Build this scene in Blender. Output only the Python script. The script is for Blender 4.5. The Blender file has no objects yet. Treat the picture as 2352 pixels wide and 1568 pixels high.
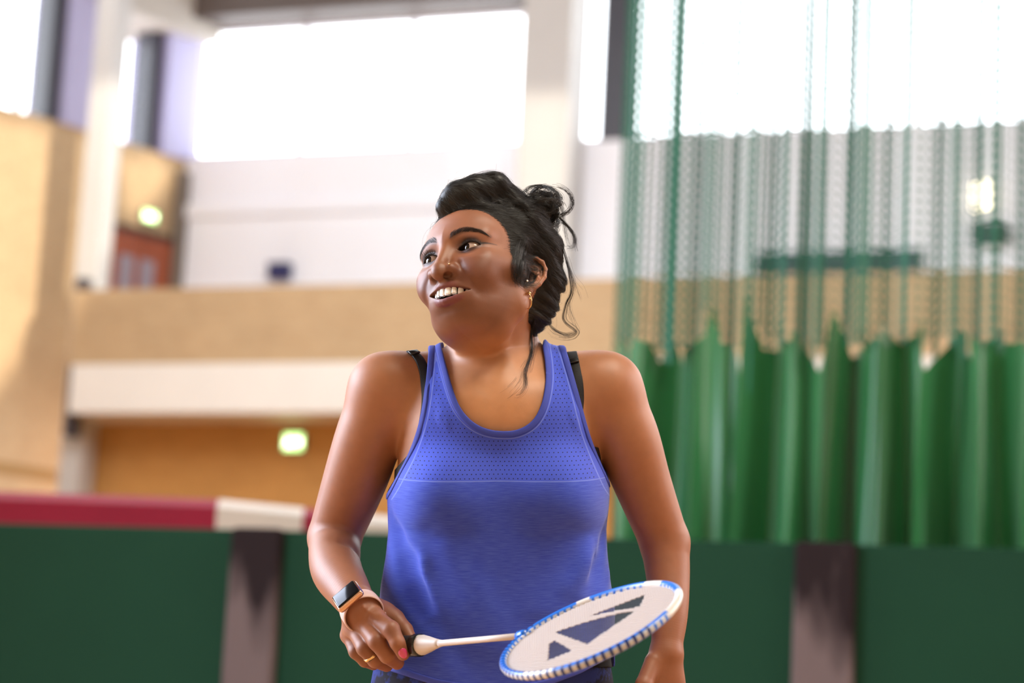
import bpy, bmesh, math, random
import numpy as np
from mathutils import Matrix, Vector
random.seed(7)
rng = np.random.default_rng(11)
SC = bpy.context.scene
COL = SC.collection
R_ = math.radians

# ---------------------------------------------------------------- camera
FPX = 80.0 / 36.0 * 2352.0
CX, CY = 1176.0, 784.0
CAM_H, PITCH, ROLL = 0.77, R_(9.9), 0.05
D0 = 3.168                                   # distance to the player
camd = bpy.data.cameras.new('camera')
cam = bpy.data.objects.new('camera', camd)
COL.objects.link(cam)
SC.camera = cam
camd.lens, camd.sensor_width, camd.sensor_fit = 80.0, 36.0, 'HORIZONTAL'
camd.clip_start, camd.clip_end = 0.05, 400
cam.matrix_world = (Matrix.Translation((0, 0, CAM_H)) @ Matrix.Rotation(math.pi / 2 + PITCH, 4, 'X')
                    @ Matrix.Rotation(ROLL, 4, 'Z'))
camd.dof.use_dof = True
camd.dof.focus_distance = D0 - 0.075
camd.dof.aperture_fstop = 3.4
CM = np.array(cam.matrix_world)
CR, CT = CM[:3, :3], CM[:3, 3]

# ---------------------------------------------------------------- sky, lights, exposure
world = bpy.data.worlds.new('sky')
SC.world = world
world.use_nodes = True
bg = world.node_tree.nodes['Background']
bg.inputs['Color'].default_value = (0.94, 0.97, 1.0, 1)
bg.inputs['Strength'].default_value = 7.0
SC.view_settings.view_transform = 'Standard'
SC.view_settings.look = 'None'
SC.view_settings.exposure = 0.0
SC.view_settings.gamma = 1.0
SC.view_settings.use_curve_mapping = False
SC.cycles.use_denoising = True
SC.cycles.transparent_max_bounces = 24
SC.cycles.max_bounces = 8
SC.cycles.sample_clamp_indirect = 6.0


def area_light(name, loc, target, sx, sy, power, color):
    d = bpy.data.lights.new(name, 'AREA')
    d.shape, d.size, d.size_y, d.energy, d.color = 'RECTANGLE', sx, sy, power, color
    o = bpy.data.objects.new(name, d)
    o.location = loc
    o.rotation_euler = (Vector(target) - Vector(loc)).to_track_quat('-Z', 'Y').to_euler()
    COL.objects.link(o)
    return o


area_light('daylight_from_left_windows', (-4.6, 4.5, 2.9), (0, 3.1, 1.3), 3.4, 3.4, 560, (0.72, 0.81, 1.0))
area_light('daylight_from_right_windows', (6.0, 4.6, 4.0), (0, 3.2, 1.2), 4, 3, 330, (1.0, 0.86, 0.84))
area_light('roof_light_over_court', (1.3, 1.7, 5.2), (0.0, 3.1, 1.2), 2.2, 1.6, 215, (1.0, 0.90, 0.74))
area_light('hall_fill_light', (-2.0, 17.0, 12.5), (-2.0, 22, 0), 16, 10, 3000, (0.92, 0.95, 1.0))  # added fill that brightens the far hall; no lamp hangs there
sund = bpy.data.lights.new('sun', 'SUN')
sund.energy, sund.angle, sund.color = 4.5, 0.009, (1.0, 0.92, 0.78)
sun = bpy.data.objects.new('sun', sund)
COL.objects.link(sun)
HALL_DEG = 20                                # the hall stands turned from the camera axis
_a = R_(HALL_DEG)
SUN_UVZ = Vector((-0.70, 0.58, -0.15)).normalized()   # along the back wall, away, down
SUN_DIR = Vector((math.cos(_a) * SUN_UVZ.x + math.sin(_a) * SUN_UVZ.y, -math.sin(_a) * SUN_UVZ.x + math.cos(_a) * SUN_UVZ.y, SUN_UVZ.z))
sun.rotation_euler = SUN_DIR.to_track_quat('-Z', 'Y').to_euler()


# ---------------------------------------------------------------- helpers
def un(px, py, D):
    """camera-frame point seen at pixel (px, py) at distance D along the camera axis"""
    return np.array([(px - CX) / FPX * D, -(py - CY) / FPX * D, -D])


def C(px, py, dd=0.0):
    return un(px, py, D0 + dd)


def cpx(r, dd=0.0):
    return r * (D0 + dd) / FPX


def to_world(P):
    return P @ CR.T + CT


def project(P):
    return CX + FPX * P[:, 0] / -P[:, 2], CY - FPX * P[:, 1] / -P[:, 2]


def tag(o, label=None, cat=None, group=None, kind=None):
    for k, v in (('label', label), ('category', cat), ('group', group), ('kind', kind)):
        if v:
            o[k] = v
    return o


def empty(name, loc=(0, 0, 0)):
    o = bpy.data.objects.new(name, None)
    o.location = loc
    o.empty_display_size = 0.1
    COL.objects.link(o)
    bpy.context.view_layer.update()
    return o


def link(o, parent=None):
    COL.objects.link(o)
    if parent is not None:
        bpy.context.view_layer.update()
        o.parent = parent
        o.matrix_parent_inverse = parent.matrix_world.inverted()
    return o


def mesh_obj(name, V, F, mat=None, parent=None, smooth=True):
    me = bpy.data.meshes.new(name)
    V = np.asarray(V, np.float32)
    if isinstance(F, np.ndarray):
        k = F.shape[1]
        me.vertices.add(len(V)); me.vertices.foreach_set('co', V.ravel())
        me.loops.add(F.size); me.loops.foreach_set('vertex_index', F.astype(np.int32).ravel())
        me.polygons.add(len(F)); me.polygons.foreach_set('loop_start', np.arange(0, F.size, k, dtype=np.int32))
        me.update(calc_edges=True)
        me.validate()
    else:
        me.from_pydata([tuple(map(float, v)) for v in V], [], [tuple(map(int, f)) for f in F])
    if mat:
        me.materials.append(mat)
    if smooth:
        me.polygons.foreach_set('use_smooth', np.ones(len(me.polygons), bool))
    me.update()
    return link(bpy.data.objects.new(name, me), parent)


def bm_obj(name, bm, mat, parent=None, smooth=False):
    me = bpy.data.meshes.new(name)
    bm.to_mesh(me); bm.free()
    if mat:
        me.materials.append(mat)
    if smooth:
        for p in me.polygons:
            p.use_smooth = True
    return link(bpy.data.objects.new(name, me), parent)


def box_vf(c8):
    F = [(0, 1, 3, 2), (4, 6, 7, 5), (0, 4, 5, 1), (2, 3, 7, 6), (0, 2, 6, 4), (1, 5, 7, 3)]
    return c8, F


class Frame:
    """a horizontal frame: u runs along a wall to the right, v away from the camera"""
    def __init__(self, deg):
        a = R_(deg)
        self.u = np.array([math.cos(a), -math.sin(a), 0]); self.v = np.array([math.sin(a), math.cos(a), 0])

    def w(self, u, v, z):
        return self.u * u + self.v * v + np.array([0, 0, z])

    def hit(self, px, py, v):
        d = CR @ un(px, py, 1.0)
        t = (v - self.v @ CT) / (self.v @ d)
        p = CT + d * t
        return self.u @ p, p[2]

    def box(self, bm, u0, u1, v0, v1, z0, z1, bev=0):
        b = bmesh.new()
        vs = [b.verts.new(self.w(u, v, z)) for u in (u0, u1) for v in (v0, v1) for z in (z0, z1)]
        for f in box_vf(None)[1]:
            b.faces.new([vs[i] for i in f])
        bmesh.ops.recalc_face_normals(b, faces=b.faces)
        if bev:
            bmesh.ops.bevel(b, geom=b.edges[:], offset=bev, segments=3, affect='EDGES', profile=0.5)
        me = bpy.data.meshes.new('tmp'); b.to_mesh(me); b.free()
        bm.from_mesh(me); bpy.data.meshes.remove(me)


# ---------------------------------------------------------------- materials
def mat(name, color, rough=0.5, spec=0.5, metal=0.0, noise=0.0, nscale=20.0, bump=0.0, bscale=60.0, emit=None, estr=0.0):
    m = bpy.data.materials.new(name)
    m.use_nodes = True
    nt = m.node_tree
    p = nt.nodes['Principled BSDF']
    p.inputs['Base Color'].default_value = (*color, 1)
    p.inputs['Roughness'].default_value = rough
    p.inputs['Specular IOR Level'].default_value = spec
    p.inputs['Metallic'].default_value = metal
    if emit:
        p.inputs['Emission Color'].default_value = (*emit, 1)
        p.inputs['Emission Strength'].default_value = estr
    if noise or bump:
        tc = nt.nodes.new('ShaderNodeTexCoord')
    if noise:
        n = nt.nodes.new('ShaderNodeTexNoise'); n.inputs['Scale'].default_value = nscale; n.inputs['Detail'].default_value = 6
        r = nt.nodes.new('ShaderNodeMapRange')
        r.inputs['To Min'].default_value = 1 - noise; r.inputs['To Max'].default_value = 1 + noise
        mx = nt.nodes.new('ShaderNodeMix'); mx.data_type = 'RGBA'; mx.blend_type = 'MULTIPLY'; mx.inputs[0].default_value = 1
        nt.links.new(tc.outputs['Object'], n.inputs['Vector']); nt.links.new(n.outputs['Fac'], r.inputs['Value'])
        mx.inputs[6].default_value = (*color, 1)
        nt.links.new(r.outputs['Result'], mx.inputs[7]); nt.links.new(mx.outputs[2], p.inputs['Base Color'])
    if bump:
        n2 = nt.nodes.new('ShaderNodeTexNoise'); n2.inputs['Scale'].default_value = bscale; n2.inputs['Detail'].default_value = 4
        b = nt.nodes.new('ShaderNodeBump'); b.inputs['Strength'].default_value = bump; b.inputs['Distance'].default_value = 0.002
        nt.links.new(tc.outputs['Object'], n2.inputs['Vector']); nt.links.new(n2.outputs['Fac'], b.inputs['Height'])
        nt.links.new(b.outputs['Normal'], p.inputs['Normal'])
    return m


def srgb(r, g, b):
    f = lambda c: ((c / 255 + 0.055) / 1.055) ** 2.4 if c > 10 else c / 255 / 12.92
    return (f(r), f(g), f(b))


# ================================================================ the player: implicit surfaces
def smin(a, b, k):
    h = np.clip(0.5 + 0.5 * (b - a) / k, 0, 1)
    return b + (a - b) * h - k * h * (1 - h)


def smax(a, b, k):
    return -smin(-a, -b, k)


def sph(P, c, r):
    return np.sqrt(((P - np.asarray(c, np.float32)) ** 2).sum(1)) - r


def ell(P, c, r, R=None):
    q = P - np.asarray(c, np.float32)
    if R is not None:
        q = q @ np.asarray(R, np.float32)
    r = np.asarray(r, np.float32)
    q = q / r
    k0 = np.sqrt((q * q).sum(1))
    q = q / r
    k1 = np.sqrt((q * q).sum(1)) + 1e-9
    return k0 * (k0 - 1) / k1


def rcone(P, a, b, ra, rb):
    a = np.asarray(a, np.float32); ab = np.asarray(b, np.float32) - a
    q = P - a
    t = np.clip(q @ ab / (ab @ ab), 0, 1)
    return np.sqrt(((q - t[:, None] * ab) ** 2).sum(1)) - (ra + (rb - ra) * t)


def chain(P, pts, rad, k=0.0):
    d = None
    for i in range(len(pts) - 1):
        e = rcone(P, pts[i], pts[i + 1], rad[i], rad[i + 1])
        d = e if d is None else (smin(d, e, k) if k else np.minimum(d, e))
    return d


def gauss(P, c, s):
    q = (P - np.asarray(c, np.float32)) / np.asarray(s, np.float32)
    return np.exp(-0.5 * (q * q).sum(1))


def rot(axis, deg):
    return np.array(Matrix.Rotation(R_(deg), 3, axis))


def grad(f, P, e):
    g = np.empty_like(P)
    for i in range(3):
        o = np.zeros(3, np.float32); o[i] = e
        g[:, i] = f(P + o) - f(P - o)
    return g / (np.linalg.norm(g, axis=1, keepdims=True) + 1e-12)


def axis_steps(segs):
    """[(start, end, step), ...] -> one rising coordinate array"""
    out = []
    for a, b, h in segs:
        n = max(1, int(round((b - a) / h)))
        out.append(np.linspace(a, b, n, endpoint=False))
    out.append([segs[-1][1]])
    return np.concatenate(out).astype(np.float32)


def surface(f, xs, ys, zs, B=8, slack=1.25):
    """surface nets on a rectilinear grid, evaluated only in blocks near the surface"""
    nx, ny, nz = len(xs), len(ys), len(zs)
    D = np.empty((nx, ny, nz), np.float32)
    bx, by, bz = [np.arange(0, n, B) for n in (nx, ny, nz)]
    def mids(a, b): return np.array([(a[i] + a[min(i + B, len(a)) - 1]) / 2 for i in b]), np.array([(a[min(i + B, len(a)) - 1] - a[i]) / 2 for i in b])
    (mx, hx), (my, hy), (mz, hz) = mids(xs, bx), mids(ys, by), mids(zs, bz)
    G = np.stack(np.meshgrid(mx, my, mz, indexing='ij'), -1).reshape(-1, 3).astype(np.float32)
    H = np.stack(np.meshgrid(hx, hy, hz, indexing='ij'), -1).reshape(-1, 3)
    dc = f(G).reshape(len(bx), len(by), len(bz))
    half = (np.linalg.norm(H, axis=1) * slack + 0.002).reshape(dc.shape)
    act = np.abs(dc) < half
    big = np.where(dc > 0, 1.0, -1.0).astype(np.float32)
    D[:] = np.repeat(np.repeat(np.repeat(big, B, 0), B, 1), B, 2)[:nx, :ny, :nz]
    ids = np.argwhere(act)
    CH = 3000
    ar = np.arange(B)
    for s in range(0, len(ids), CH):
        blk = ids[s:s + CH] * B
        I = (blk[:, 0, None] + ar)[:, :, None, None] + np.zeros((1, 1, B, B), int)
        J = (blk[:, 1, None] + ar)[:, None, :, None] + np.zeros((1, B, 1, B), int)
        K = (blk[:, 2, None] + ar)[:, None, None, :] + np.zeros((1, B, B, 1), int)
        I, J, K = I.ravel(), J.ravel(), K.ravel()
        ok = (I < nx) & (J < ny) & (K < nz)
        I, J, K = I[ok], J[ok], K[ok]
        D[I, J, K] = f(np.stack([xs[I], ys[J], zs[K]], 1))
    S = D < 0
    n = [nx - 1, ny - 1, nz - 1]
    cnt = np.zeros(n, np.uint8)
    edges = []
    ax = [xs, ys, zs]
    for a in range(3):
        lo = [slice(None)] * 3; hi = [slice(None)] * 3
        lo[a] = slice(0, -1); hi[a] = slice(1, None)
        e = np.argwhere(S[tuple(lo)] != S[tuple(hi)])
        i0 = e; i1 = e.copy(); i1[:, a] += 1
        d0 = D[tuple(i0.T)]; d1 = D[tuple(i1.T)]
        t = d0 / (d0 - d1)
        p = np.stack([ax[k][i0[:, k]] for k in range(3)], 1)
        p[:, a] += t * (ax[a][i1[:, a]] - ax[a][i0[:, a]])
        edges.append((a, i0, p, d0 < 0))
        b, c = [k for k in range(3) if k != a]
        for ob in (0, -1):
            for oc in (0, -1):
                q = i0.copy(); q[:, b] += ob; q[:, c] += oc
                ok = (q >= 0).all(1) & (q < n).all(1)
                cnt[tuple(q[ok].T)] = 1
    cells = np.argwhere(cnt)
    idx = np.full(n, -1, np.int32)
    idx[tuple(cells.T)] = np.arange(len(cells))
    acc = np.zeros((len(cells), 3)); num = np.zeros(len(cells))
    faces = []
    for a, i0, p, inside in edges:
        b, c = (a + 1) % 3, (a + 2) % 3
        quad = []
        okq = np.ones(len(i0), bool)
        for ob, oc in ((0, 0), (-1, 0), (-1, -1), (0, -1)):
            q = i0.copy(); q[:, b] += ob; q[:, c] += oc
            ok = (q >= 0).all(1) & (q < n).all(1)
            v = np.full(len(i0), -1)
            v[ok] = idx[tuple(q[ok].T)]
            np.add.at(acc, v[ok], p[ok]); np.add.at(num, v[ok], 1)
            quad.append(v); okq &= ok
        Q = np.stack(quad, 1)[okq]
        ins = inside[okq]
        Q[~ins] = Q[~ins][:, ::-1]
        faces.append(Q)
    V = (acc / num[:, None]).astype(np.float32)
    return V, np.concatenate(faces)


def polish(f, V, h, it=2):
    for _ in range(it):
        d = f(V)
        g = np.empty_like(V)
        for i in range(3):
            o = np.zeros(3, np.float32); o[i] = h
            g[:, i] = (f(V + o) - f(V - o)) / (2 * h)
        n2 = (g * g).sum(1)
        V = V - (np.clip(d / np.maximum(n2, 0.25), -h * 2, h * 2))[:, None] * g * 0.8
    return V


def clip_mesh(V, F, g):
    """keep the part of the mesh where the per-vertex value g is positive, cutting faces along g = 0"""
    if F.shape[1] == 4:
        T = np.concatenate([F[:, [0, 1, 2]], F[:, [0, 2, 3]]])
    else:
        T = F
    s = g[T] > 0
    c = s.sum(1)
    keep = [T[c == 3]]
    V = list(map(np.asarray, [V])); nv = len(V[0]); newv = []; cache = {}
    V0 = V[0]
    def cut(a, b):
        key = (a, b) if a < b else (b, a)
        if key not in cache:
            t = g[key[0]] / (g[key[0]] - g[key[1]])
            cache[key] = nv + len(newv)
            newv.append(V0[key[0]] + t * (V0[key[1]] - V0[key[0]]))
        return cache[key]
    extra = []
    for t, m in zip(T[(c == 1) | (c == 2)], s[(c == 1) | (c == 2)]):
        t = list(map(int, t))
        if m.sum() == 1:
            i = int(np.argmax(m)); a, b, d = t[i], t[(i + 1) % 3], t[(i + 2) % 3]
            extra.append((a, cut(a, b), cut(a, d)))
        else:
            i = int(np.argmin(m)); a, b, d = t[i], t[(i + 1) % 3], t[(i + 2) % 3]
            x, y = cut(a, b), cut(a, d)
            extra.append((x, b, d)); extra.append((x, d, y))
    T2 = np.concatenate(keep + ([np.array(extra)] if extra else []))
    Va = np.concatenate([V0, np.array(newv, np.float32).reshape(-1, 3)])
    used, inv = np.unique(T2, return_inverse=True)
    return Va[used], inv.reshape(-1, 3), used


def boundary_loops(F):
    E = np.concatenate([F[:, [0, 1]], F[:, [1, 2]], F[:, [2, 0]]])
    key = np.sort(E, 1)
    u, i, c = np.unique(key, axis=0, return_index=True, return_counts=True)
    nxt = {}
    for a, b in E[i[c == 1]]:
        nxt[int(a)] = int(b)
    loops = []
    while nxt:
        a, b = nxt.popitem()
        L = [a, b]
        while b in nxt:
            b = nxt.pop(b)
            L.append(b)
        loops.append(L)
    return loops


def sd_poly(px, py, poly):
    """signed distance in pixels to a closed polygon, positive inside"""
    poly = np.asarray(poly, float)
    d = np.full(len(px), 1e18); ins = np.zeros(len(px), bool)
    for (x0, y0), (x1, y1) in zip(poly, np.roll(poly, -1, 0)):
        ex, ey = x1 - x0, y1 - y0
        wx, wy = px - x0, py - y0
        t = np.clip((wx * ex + wy * ey) / (ex * ex + ey * ey + 1e-12), 0, 1)
        d = np.minimum(d, (wx - t * ex) ** 2 + (wy - t * ey) ** 2)
        if y0 != y1:
            cr = ((y0 > py) != (y1 > py)) & (px < ex * (py - y0) / (y1 - y0) + x0)
            ins ^= cr
    d = np.sqrt(d)
    return np.where(ins, d, -d)


def spline(pts, n, closed=False):
    """Catmull-Rom through pts, n samples evenly spread"""
    P = np.asarray(pts, float)
    if closed:
        Q = np.vstack([P[-1], P, P[0], P[1]])
    else:
        Q = np.vstack([2 * P[0] - P[1], P, 2 * P[-1] - P[-2]])
    m = len(Q) - 3
    s = np.linspace(0, m, n * 6 + 1)
    i = np.minimum(s.astype(int), m - 1); t = (s - i)[:, None]
    p0, p1, p2, p3 = Q[i], Q[i + 1], Q[i + 2], Q[i + 3]
    X = 0.5 * (2 * p1 + (p2 - p0) * t + (2 * p0 - 5 * p1 + 4 * p2 - p3) * t * t + (3 * p1 - p0 - 3 * p2 + p3) * t ** 3)
    L = np.concatenate([[0], np.cumsum(np.linalg.norm(np.diff(X, axis=0), axis=1))])
    q = np.linspace(0, L[-1], n)
    return np.stack([np.interp(q, L, X[:, k]) for k in range(X.shape[1])], 1)


def raycast(f, pxy, d0=2.4, d1=3.6, off=0.0):
    """first hit of the camera ray through each pixel with the surface f = off (camera frame)"""
    pxy = np.asarray(pxy, float)
    dirs = np.stack([(pxy[:, 0] - CX) / FPX, -(pxy[:, 1] - CY) / FPX, -np.ones(len(pxy))], 1)
    n = np.linalg.norm(dirs, axis=1)
    t = np.full(len(pxy), d0)
    for _ in range(160):
        d = f((dirs * t[:, None]).astype(np.float32)) - off
        t = t + np.where(t < d1, np.clip(d, -0.02, 0.05) * 0.6 / n, 0)
    return dirs * t[:, None]


def tube_vf(P, r, sides=8, caps=True, flat=None):
    """tube mesh along the points P with radius r (number or list)"""
    P = np.asarray(P, float); n = len(P)
    r = np.broadcast_to(np.asarray(r, float), (n,))
    T = np.gradient(P, axis=0); T /= np.linalg.norm(T, axis=1, keepdims=True) + 1e-12
    N = np.cross(T[0], [0.31, 0.77, 0.55]); N /= np.linalg.norm(N)
    V = []
    a = np.linspace(0, 2 * np.pi, sides, endpoint=False)
    for i in range(n):
        N = N - T[i] * (N @ T[i]); N /= np.linalg.norm(N) + 1e-12
        Bn = np.cross(T[i], N)
        V.append(P[i] + r[i] * (np.outer(np.cos(a), N) + np.outer(np.sin(a), Bn)))
    V = np.concatenate(V)
    F = []
    for i in range(n - 1):
        for j in range(sides):
            k = (j + 1) % sides
            F.append((i * sides + j, i * sides + k, (i + 1) * sides + k, (i + 1) * sides + j))
    if caps:
        F.append(tuple(range(sides))[::-1]); F.append(tuple(range((n - 1) * sides, n * sides)))
    return V, F


def merge(parts):
    V, F, o = [], [], 0
    for v, f in parts:
        V.append(np.asarray(v)); F += [tuple(i + o for i in q) for q in f]; o += len(v)
    return np.concatenate(V), F


def hair_curves(name, strands, radii, material, parent=None):
    """strands: list of (n,3) world-space points"""
    cu = bpy.data.hair_curves.new(name)
    sizes = [len(s) for s in strands]
    cu.add_curves(sizes)
    cu.points.foreach_set('position', np.concatenate(strands).astype(np.float32).ravel())
    rr = np.concatenate([np.asarray(r, np.float32) if np.ndim(r) else np.full(n, r, np.float32) for r, n in zip(radii, sizes)])
    cu.points.foreach_set('radius', rr)
    cu.materials.append(material)
    return link(bpy.data.objects.new(name, cu), parent)


# ================================================================ the sports hall
BACK = Frame(HALL_DEG)          # back wall, balcony and ceiling
SIDE = Frame(-50)         # left wall with its windows
SCREEN = Frame(16)        # court divider and curtain
V_PAR, V_BACK = 27.0, 31.0


def brick(name, c1, c2, mortar, scale, rough=0.8):
    m = bpy.data.materials.new(name); m.use_nodes = True
    nt = m.node_tree; p = nt.nodes['Principled BSDF']
    tc = nt.nodes.new('ShaderNodeTexCoord')
    n = nt.nodes.new('ShaderNodeTexNoise'); n.inputs['Scale'].default_value = 1.4; n.inputs['Detail'].default_value = 8
    n.inputs['Roughness'].default_value = 0.7
    b = nt.nodes.new('ShaderNodeTexBrick')
    b.inputs['Color1'].default_value = (*c1, 1); b.inputs['Color2'].default_value = (*c2, 1); b.inputs['Mortar'].default_value = (*mortar, 1)
    b.inputs['Scale'].default_value = scale; b.inputs['Mortar Size'].default_value = 0.015
    sep = nt.nodes.new('ShaderNodeSeparateXYZ'); cmb = nt.nodes.new('ShaderNodeCombineXYZ'); add = nt.nodes.new('ShaderNodeMath')
    nt.links.new(tc.outputs['Object'], sep.inputs[0]); nt.links.new(sep.outputs[0], add.inputs[0]); nt.links.new(sep.outputs[1], add.inputs[1])
    nt.links.new(add.outputs[0], cmb.inputs[0]); nt.links.new(sep.outputs[2], cmb.inputs[1])
    nt.links.new(cmb.outputs[0], b.inputs['Vector']); nt.links.new(tc.outputs['Object'], n.inputs['Vector'])
    mx = nt.nodes.new('ShaderNodeMix'); mx.data_type = 'RGBA'; mx.blend_type = 'MULTIPLY'; mx.inputs[0].default_value = 1
    r = nt.nodes.new('ShaderNodeMapRange'); r.inputs['To Min'].default_value = 0.80; r.inputs['To Max'].default_value = 1.2
    nt.links.new(n.outputs['Fac'], r.inputs['Value']); nt.links.new(b.outputs['Color'], mx.inputs[6]); nt.links.new(r.outputs['Result'], mx.inputs[7])
    nt.links.new(mx.outputs[2], p.inputs['Base Color']); p.inputs['Roughness'].default_value = rough
    return m


M_TAN = brick('tan brick', srgb(188, 160, 122), srgb(180, 150, 112), srgb(178, 154, 122), 4.0)
M_ORANGE = brick('ochre brick', srgb(190, 138, 72), srgb(180, 128, 64), srgb(176, 132, 80), 4.0)
M_WHITE = mat('white plaster', (0.90, 0.90, 0.95), rough=0.8, noise=0.04, nscale=0.8)
M_FASCIA = mat('cream concrete', (0.78, 0.74, 0.68), rough=0.7, noise=0.05, nscale=1.5)
M_CONC = mat('grey beige concrete', (0.52, 0.48, 0.43), rough=0.8, noise=0.08, nscale=2.0)
M_PCOL = mat('pale painted column', (0.50, 0.475, 0.45), rough=0.6, noise=0.04, nscale=2.0)
M_BROWN = mat('dark brown ceiling', (0.10, 0.075, 0.065), rough=0.6, noise=0.1, nscale=2.0)
M_FLOOR = mat('wooden sports floor', srgb(186, 140, 92), rough=0.35, noise=0.12, nscale=6.0)
M_REVEAL = mat('lilac grey reveal', srgb(176, 172, 205), rough=0.7, noise=0.04, nscale=2.0)  # lilac cast of the bluish window light put into the colour
M_FRAME = mat('dark window frame', (0.045, 0.045, 0.06), rough=0.4)
M_MULL = mat('pale window mullion', (0.70, 0.68, 0.72), rough=0.5)
M_DOOR = mat('red brown door', srgb(150, 72, 36), rough=0.4, noise=0.12, nscale=5)
M_DARK = mat('dark gap', (0.05, 0.04, 0.045), rough=0.7, noise=0.1, nscale=3)
M_GLASS = bpy.data.materials.new('window glass'); M_GLASS.use_nodes = True
_nt = M_GLASS.node_tree
_nt.nodes.remove(_nt.nodes['Principled BSDF'])
_tr = _nt.nodes.new('ShaderNodeBsdfTransparent'); _gl = _nt.nodes.new('ShaderNodeBsdfGlossy'); _ms = _nt.nodes.new('ShaderNodeMixShader')
_tr.inputs['Color'].default_value = (0.96, 0.97, 0.98, 1); _gl.inputs['Roughness'].default_value = 0.02; _ms.inputs[0].default_value = 0.05
_nt.links.new(_tr.outputs[0], _ms.inputs[1]); _nt.links.new(_gl.outputs[0], _ms.inputs[2])
_nt.links.new(_ms.outputs[0], _nt.nodes['Material Output'].inputs['Surface'])


def structure(name, bm, m, parent=None, kind='structure'):
    o = bm_obj(name, bm, m, parent)
    if parent is None:
        o['kind'] = kind
    return o


def fbox(name, fr, r, m, parent=None, bev=0):
    bm = bmesh.new(); fr.box(bm, *r, bev=bev)
    return structure(name, bm, m, parent)


def multi(name, fr, rs, m, parent=None, bev=0):
    bm = bmesh.new()
    for r in rs:
        fr.box(bm, *r, bev=bev)
    return structure(name, bm, m, parent)


H = BACK.hit
z_par_top = H(600, 657, V_PAR)[1]; z_par_bot = H(600, 835, V_PAR)[1]; z_slab = H(600, 948, V_PAR)[1]
z_sill = H(700, 352, V_BACK)[1]; z_head = H(800, 42, V_BACK)[1]
u_l = H(412, 600, V_BACK)[0]
uR = 16.0
bm = bmesh.new(); BACK.box(bm, -30, 30, -6, 34, -0.2, 0.0); structure('floor', bm, M_FLOOR)
# balcony: parapet, slab edge, soffit
fbox('wall_parapet', BACK, (H(168, 700, V_PAR)[0], uR, V_PAR, V_PAR + .2, z_par_bot, z_par_top), M_TAN)
fbox('trim_1', BACK, (H(166, 900, V_PAR)[0], uR, V_PAR - .06, V_BACK, z_slab, z_par_bot), M_FASCIA)
# wall under the balcony, white wall above it
fbox('wall_under_balcony', BACK, (H(100, 1050, V_PAR)[0], uR, V_PAR + .9, V_PAR + 1.2, 0, z_slab), M_ORANGE)
z_ledge = H(700, 478, V_BACK)[1]
fbox('wall_back', BACK, (u_l, uR, V_BACK, V_BACK + .3, z_par_bot, z_sill), M_WHITE)
fbox('trim_2', BACK, (u_l, H(1200, 480, V_BACK)[0], V_BACK - .10, V_BACK, z_ledge - .10, z_ledge + .10), M_WHITE)
# window band in the back wall
wins = [(u_l + .05, H(1195, 200, V_BACK)[0]), (H(1310, 200, V_BACK)[0], H(1384, 150, V_BACK)[0]), (H(1452, 150, V_BACK)[0], uR - .5)]
z_ceil = z_head + .9
piers = [(wins[0][1], wins[1][0], M_CONC), (wins[1][1], wins[2][0], M_FRAME), (wins[2][1], uR, M_WHITE)]
for i, (a, b, m) in enumerate(piers):
    fbox('wall_pier', BACK, (a, b, V_BACK, V_BACK + .3, z_sill, z_ceil + 4.6), m)
fbox('wall_lintel', BACK, (u_l, wins[0][1] + .6, V_BACK - .5, V_BACK + .3, z_head, z_ceil + 4.6), M_BROWN)
for i, (a, b) in enumerate(wins):
    top = z_head if i == 0 else z_ceil + 4.6
    g = fbox('window_%d' % (i + 1), BACK, (a, b, V_BACK + .14, V_BACK + .15, z_sill, top), M_GLASS)
    n = [3, 1, 6][i]
    bars = [(a, b, V_BACK + .08, V_BACK + .20, z_sill, z_sill + .06), (a, b, V_BACK + .08, V_BACK + .20, top - .08, top)]
    for k in range(n + 1):
        u = a + (b - a) * k / n
        bars.append((u - .035, u + .035, V_BACK + .06, V_BACK + .22, z_sill, top))
    multi('window_frame', BACK, bars, M_MULL, g)
# broad column in front of the back wall, one paint all over; sunlight brightens its lower half
uc0, uc1 = H(1196, 200, V_BACK - .8)[0], H(1308, 200, V_BACK - .8)[0]
z_mid = H(1240, 212, V_BACK - .8)[1]
uc = H(1262, 200, V_BACK - .8)[0]
multi('trim_3', BACK, [(uc0, uc1, V_BACK - .8, V_BACK - .02, z_par_bot, z_ceil + 4)], M_PCOL)
# corner column beside the left wall
k0, k1 = H(200, 300, V_PAR + .4)[0], H(246, 300, V_PAR + .4)[0]
fbox('trim_5', BACK, (k0, k1, V_PAR + .4, V_PAR + .8, 0, 20), M_PCOL)
fbox('trim_6', BACK, (H(148, 850, V_PAR)[0], H(170, 850, V_PAR)[0], V_PAR + .1, V_PAR + .3, z_slab - .3, z_par_top + .2), M_DARK)
bm = bmesh.new(); BACK.box(bm, -30, 17.2, -7, V_BACK + .3, z_ceil + 4.3, z_ceil + 4.6); structure('ceiling', bm, M_BROWN)
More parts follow.
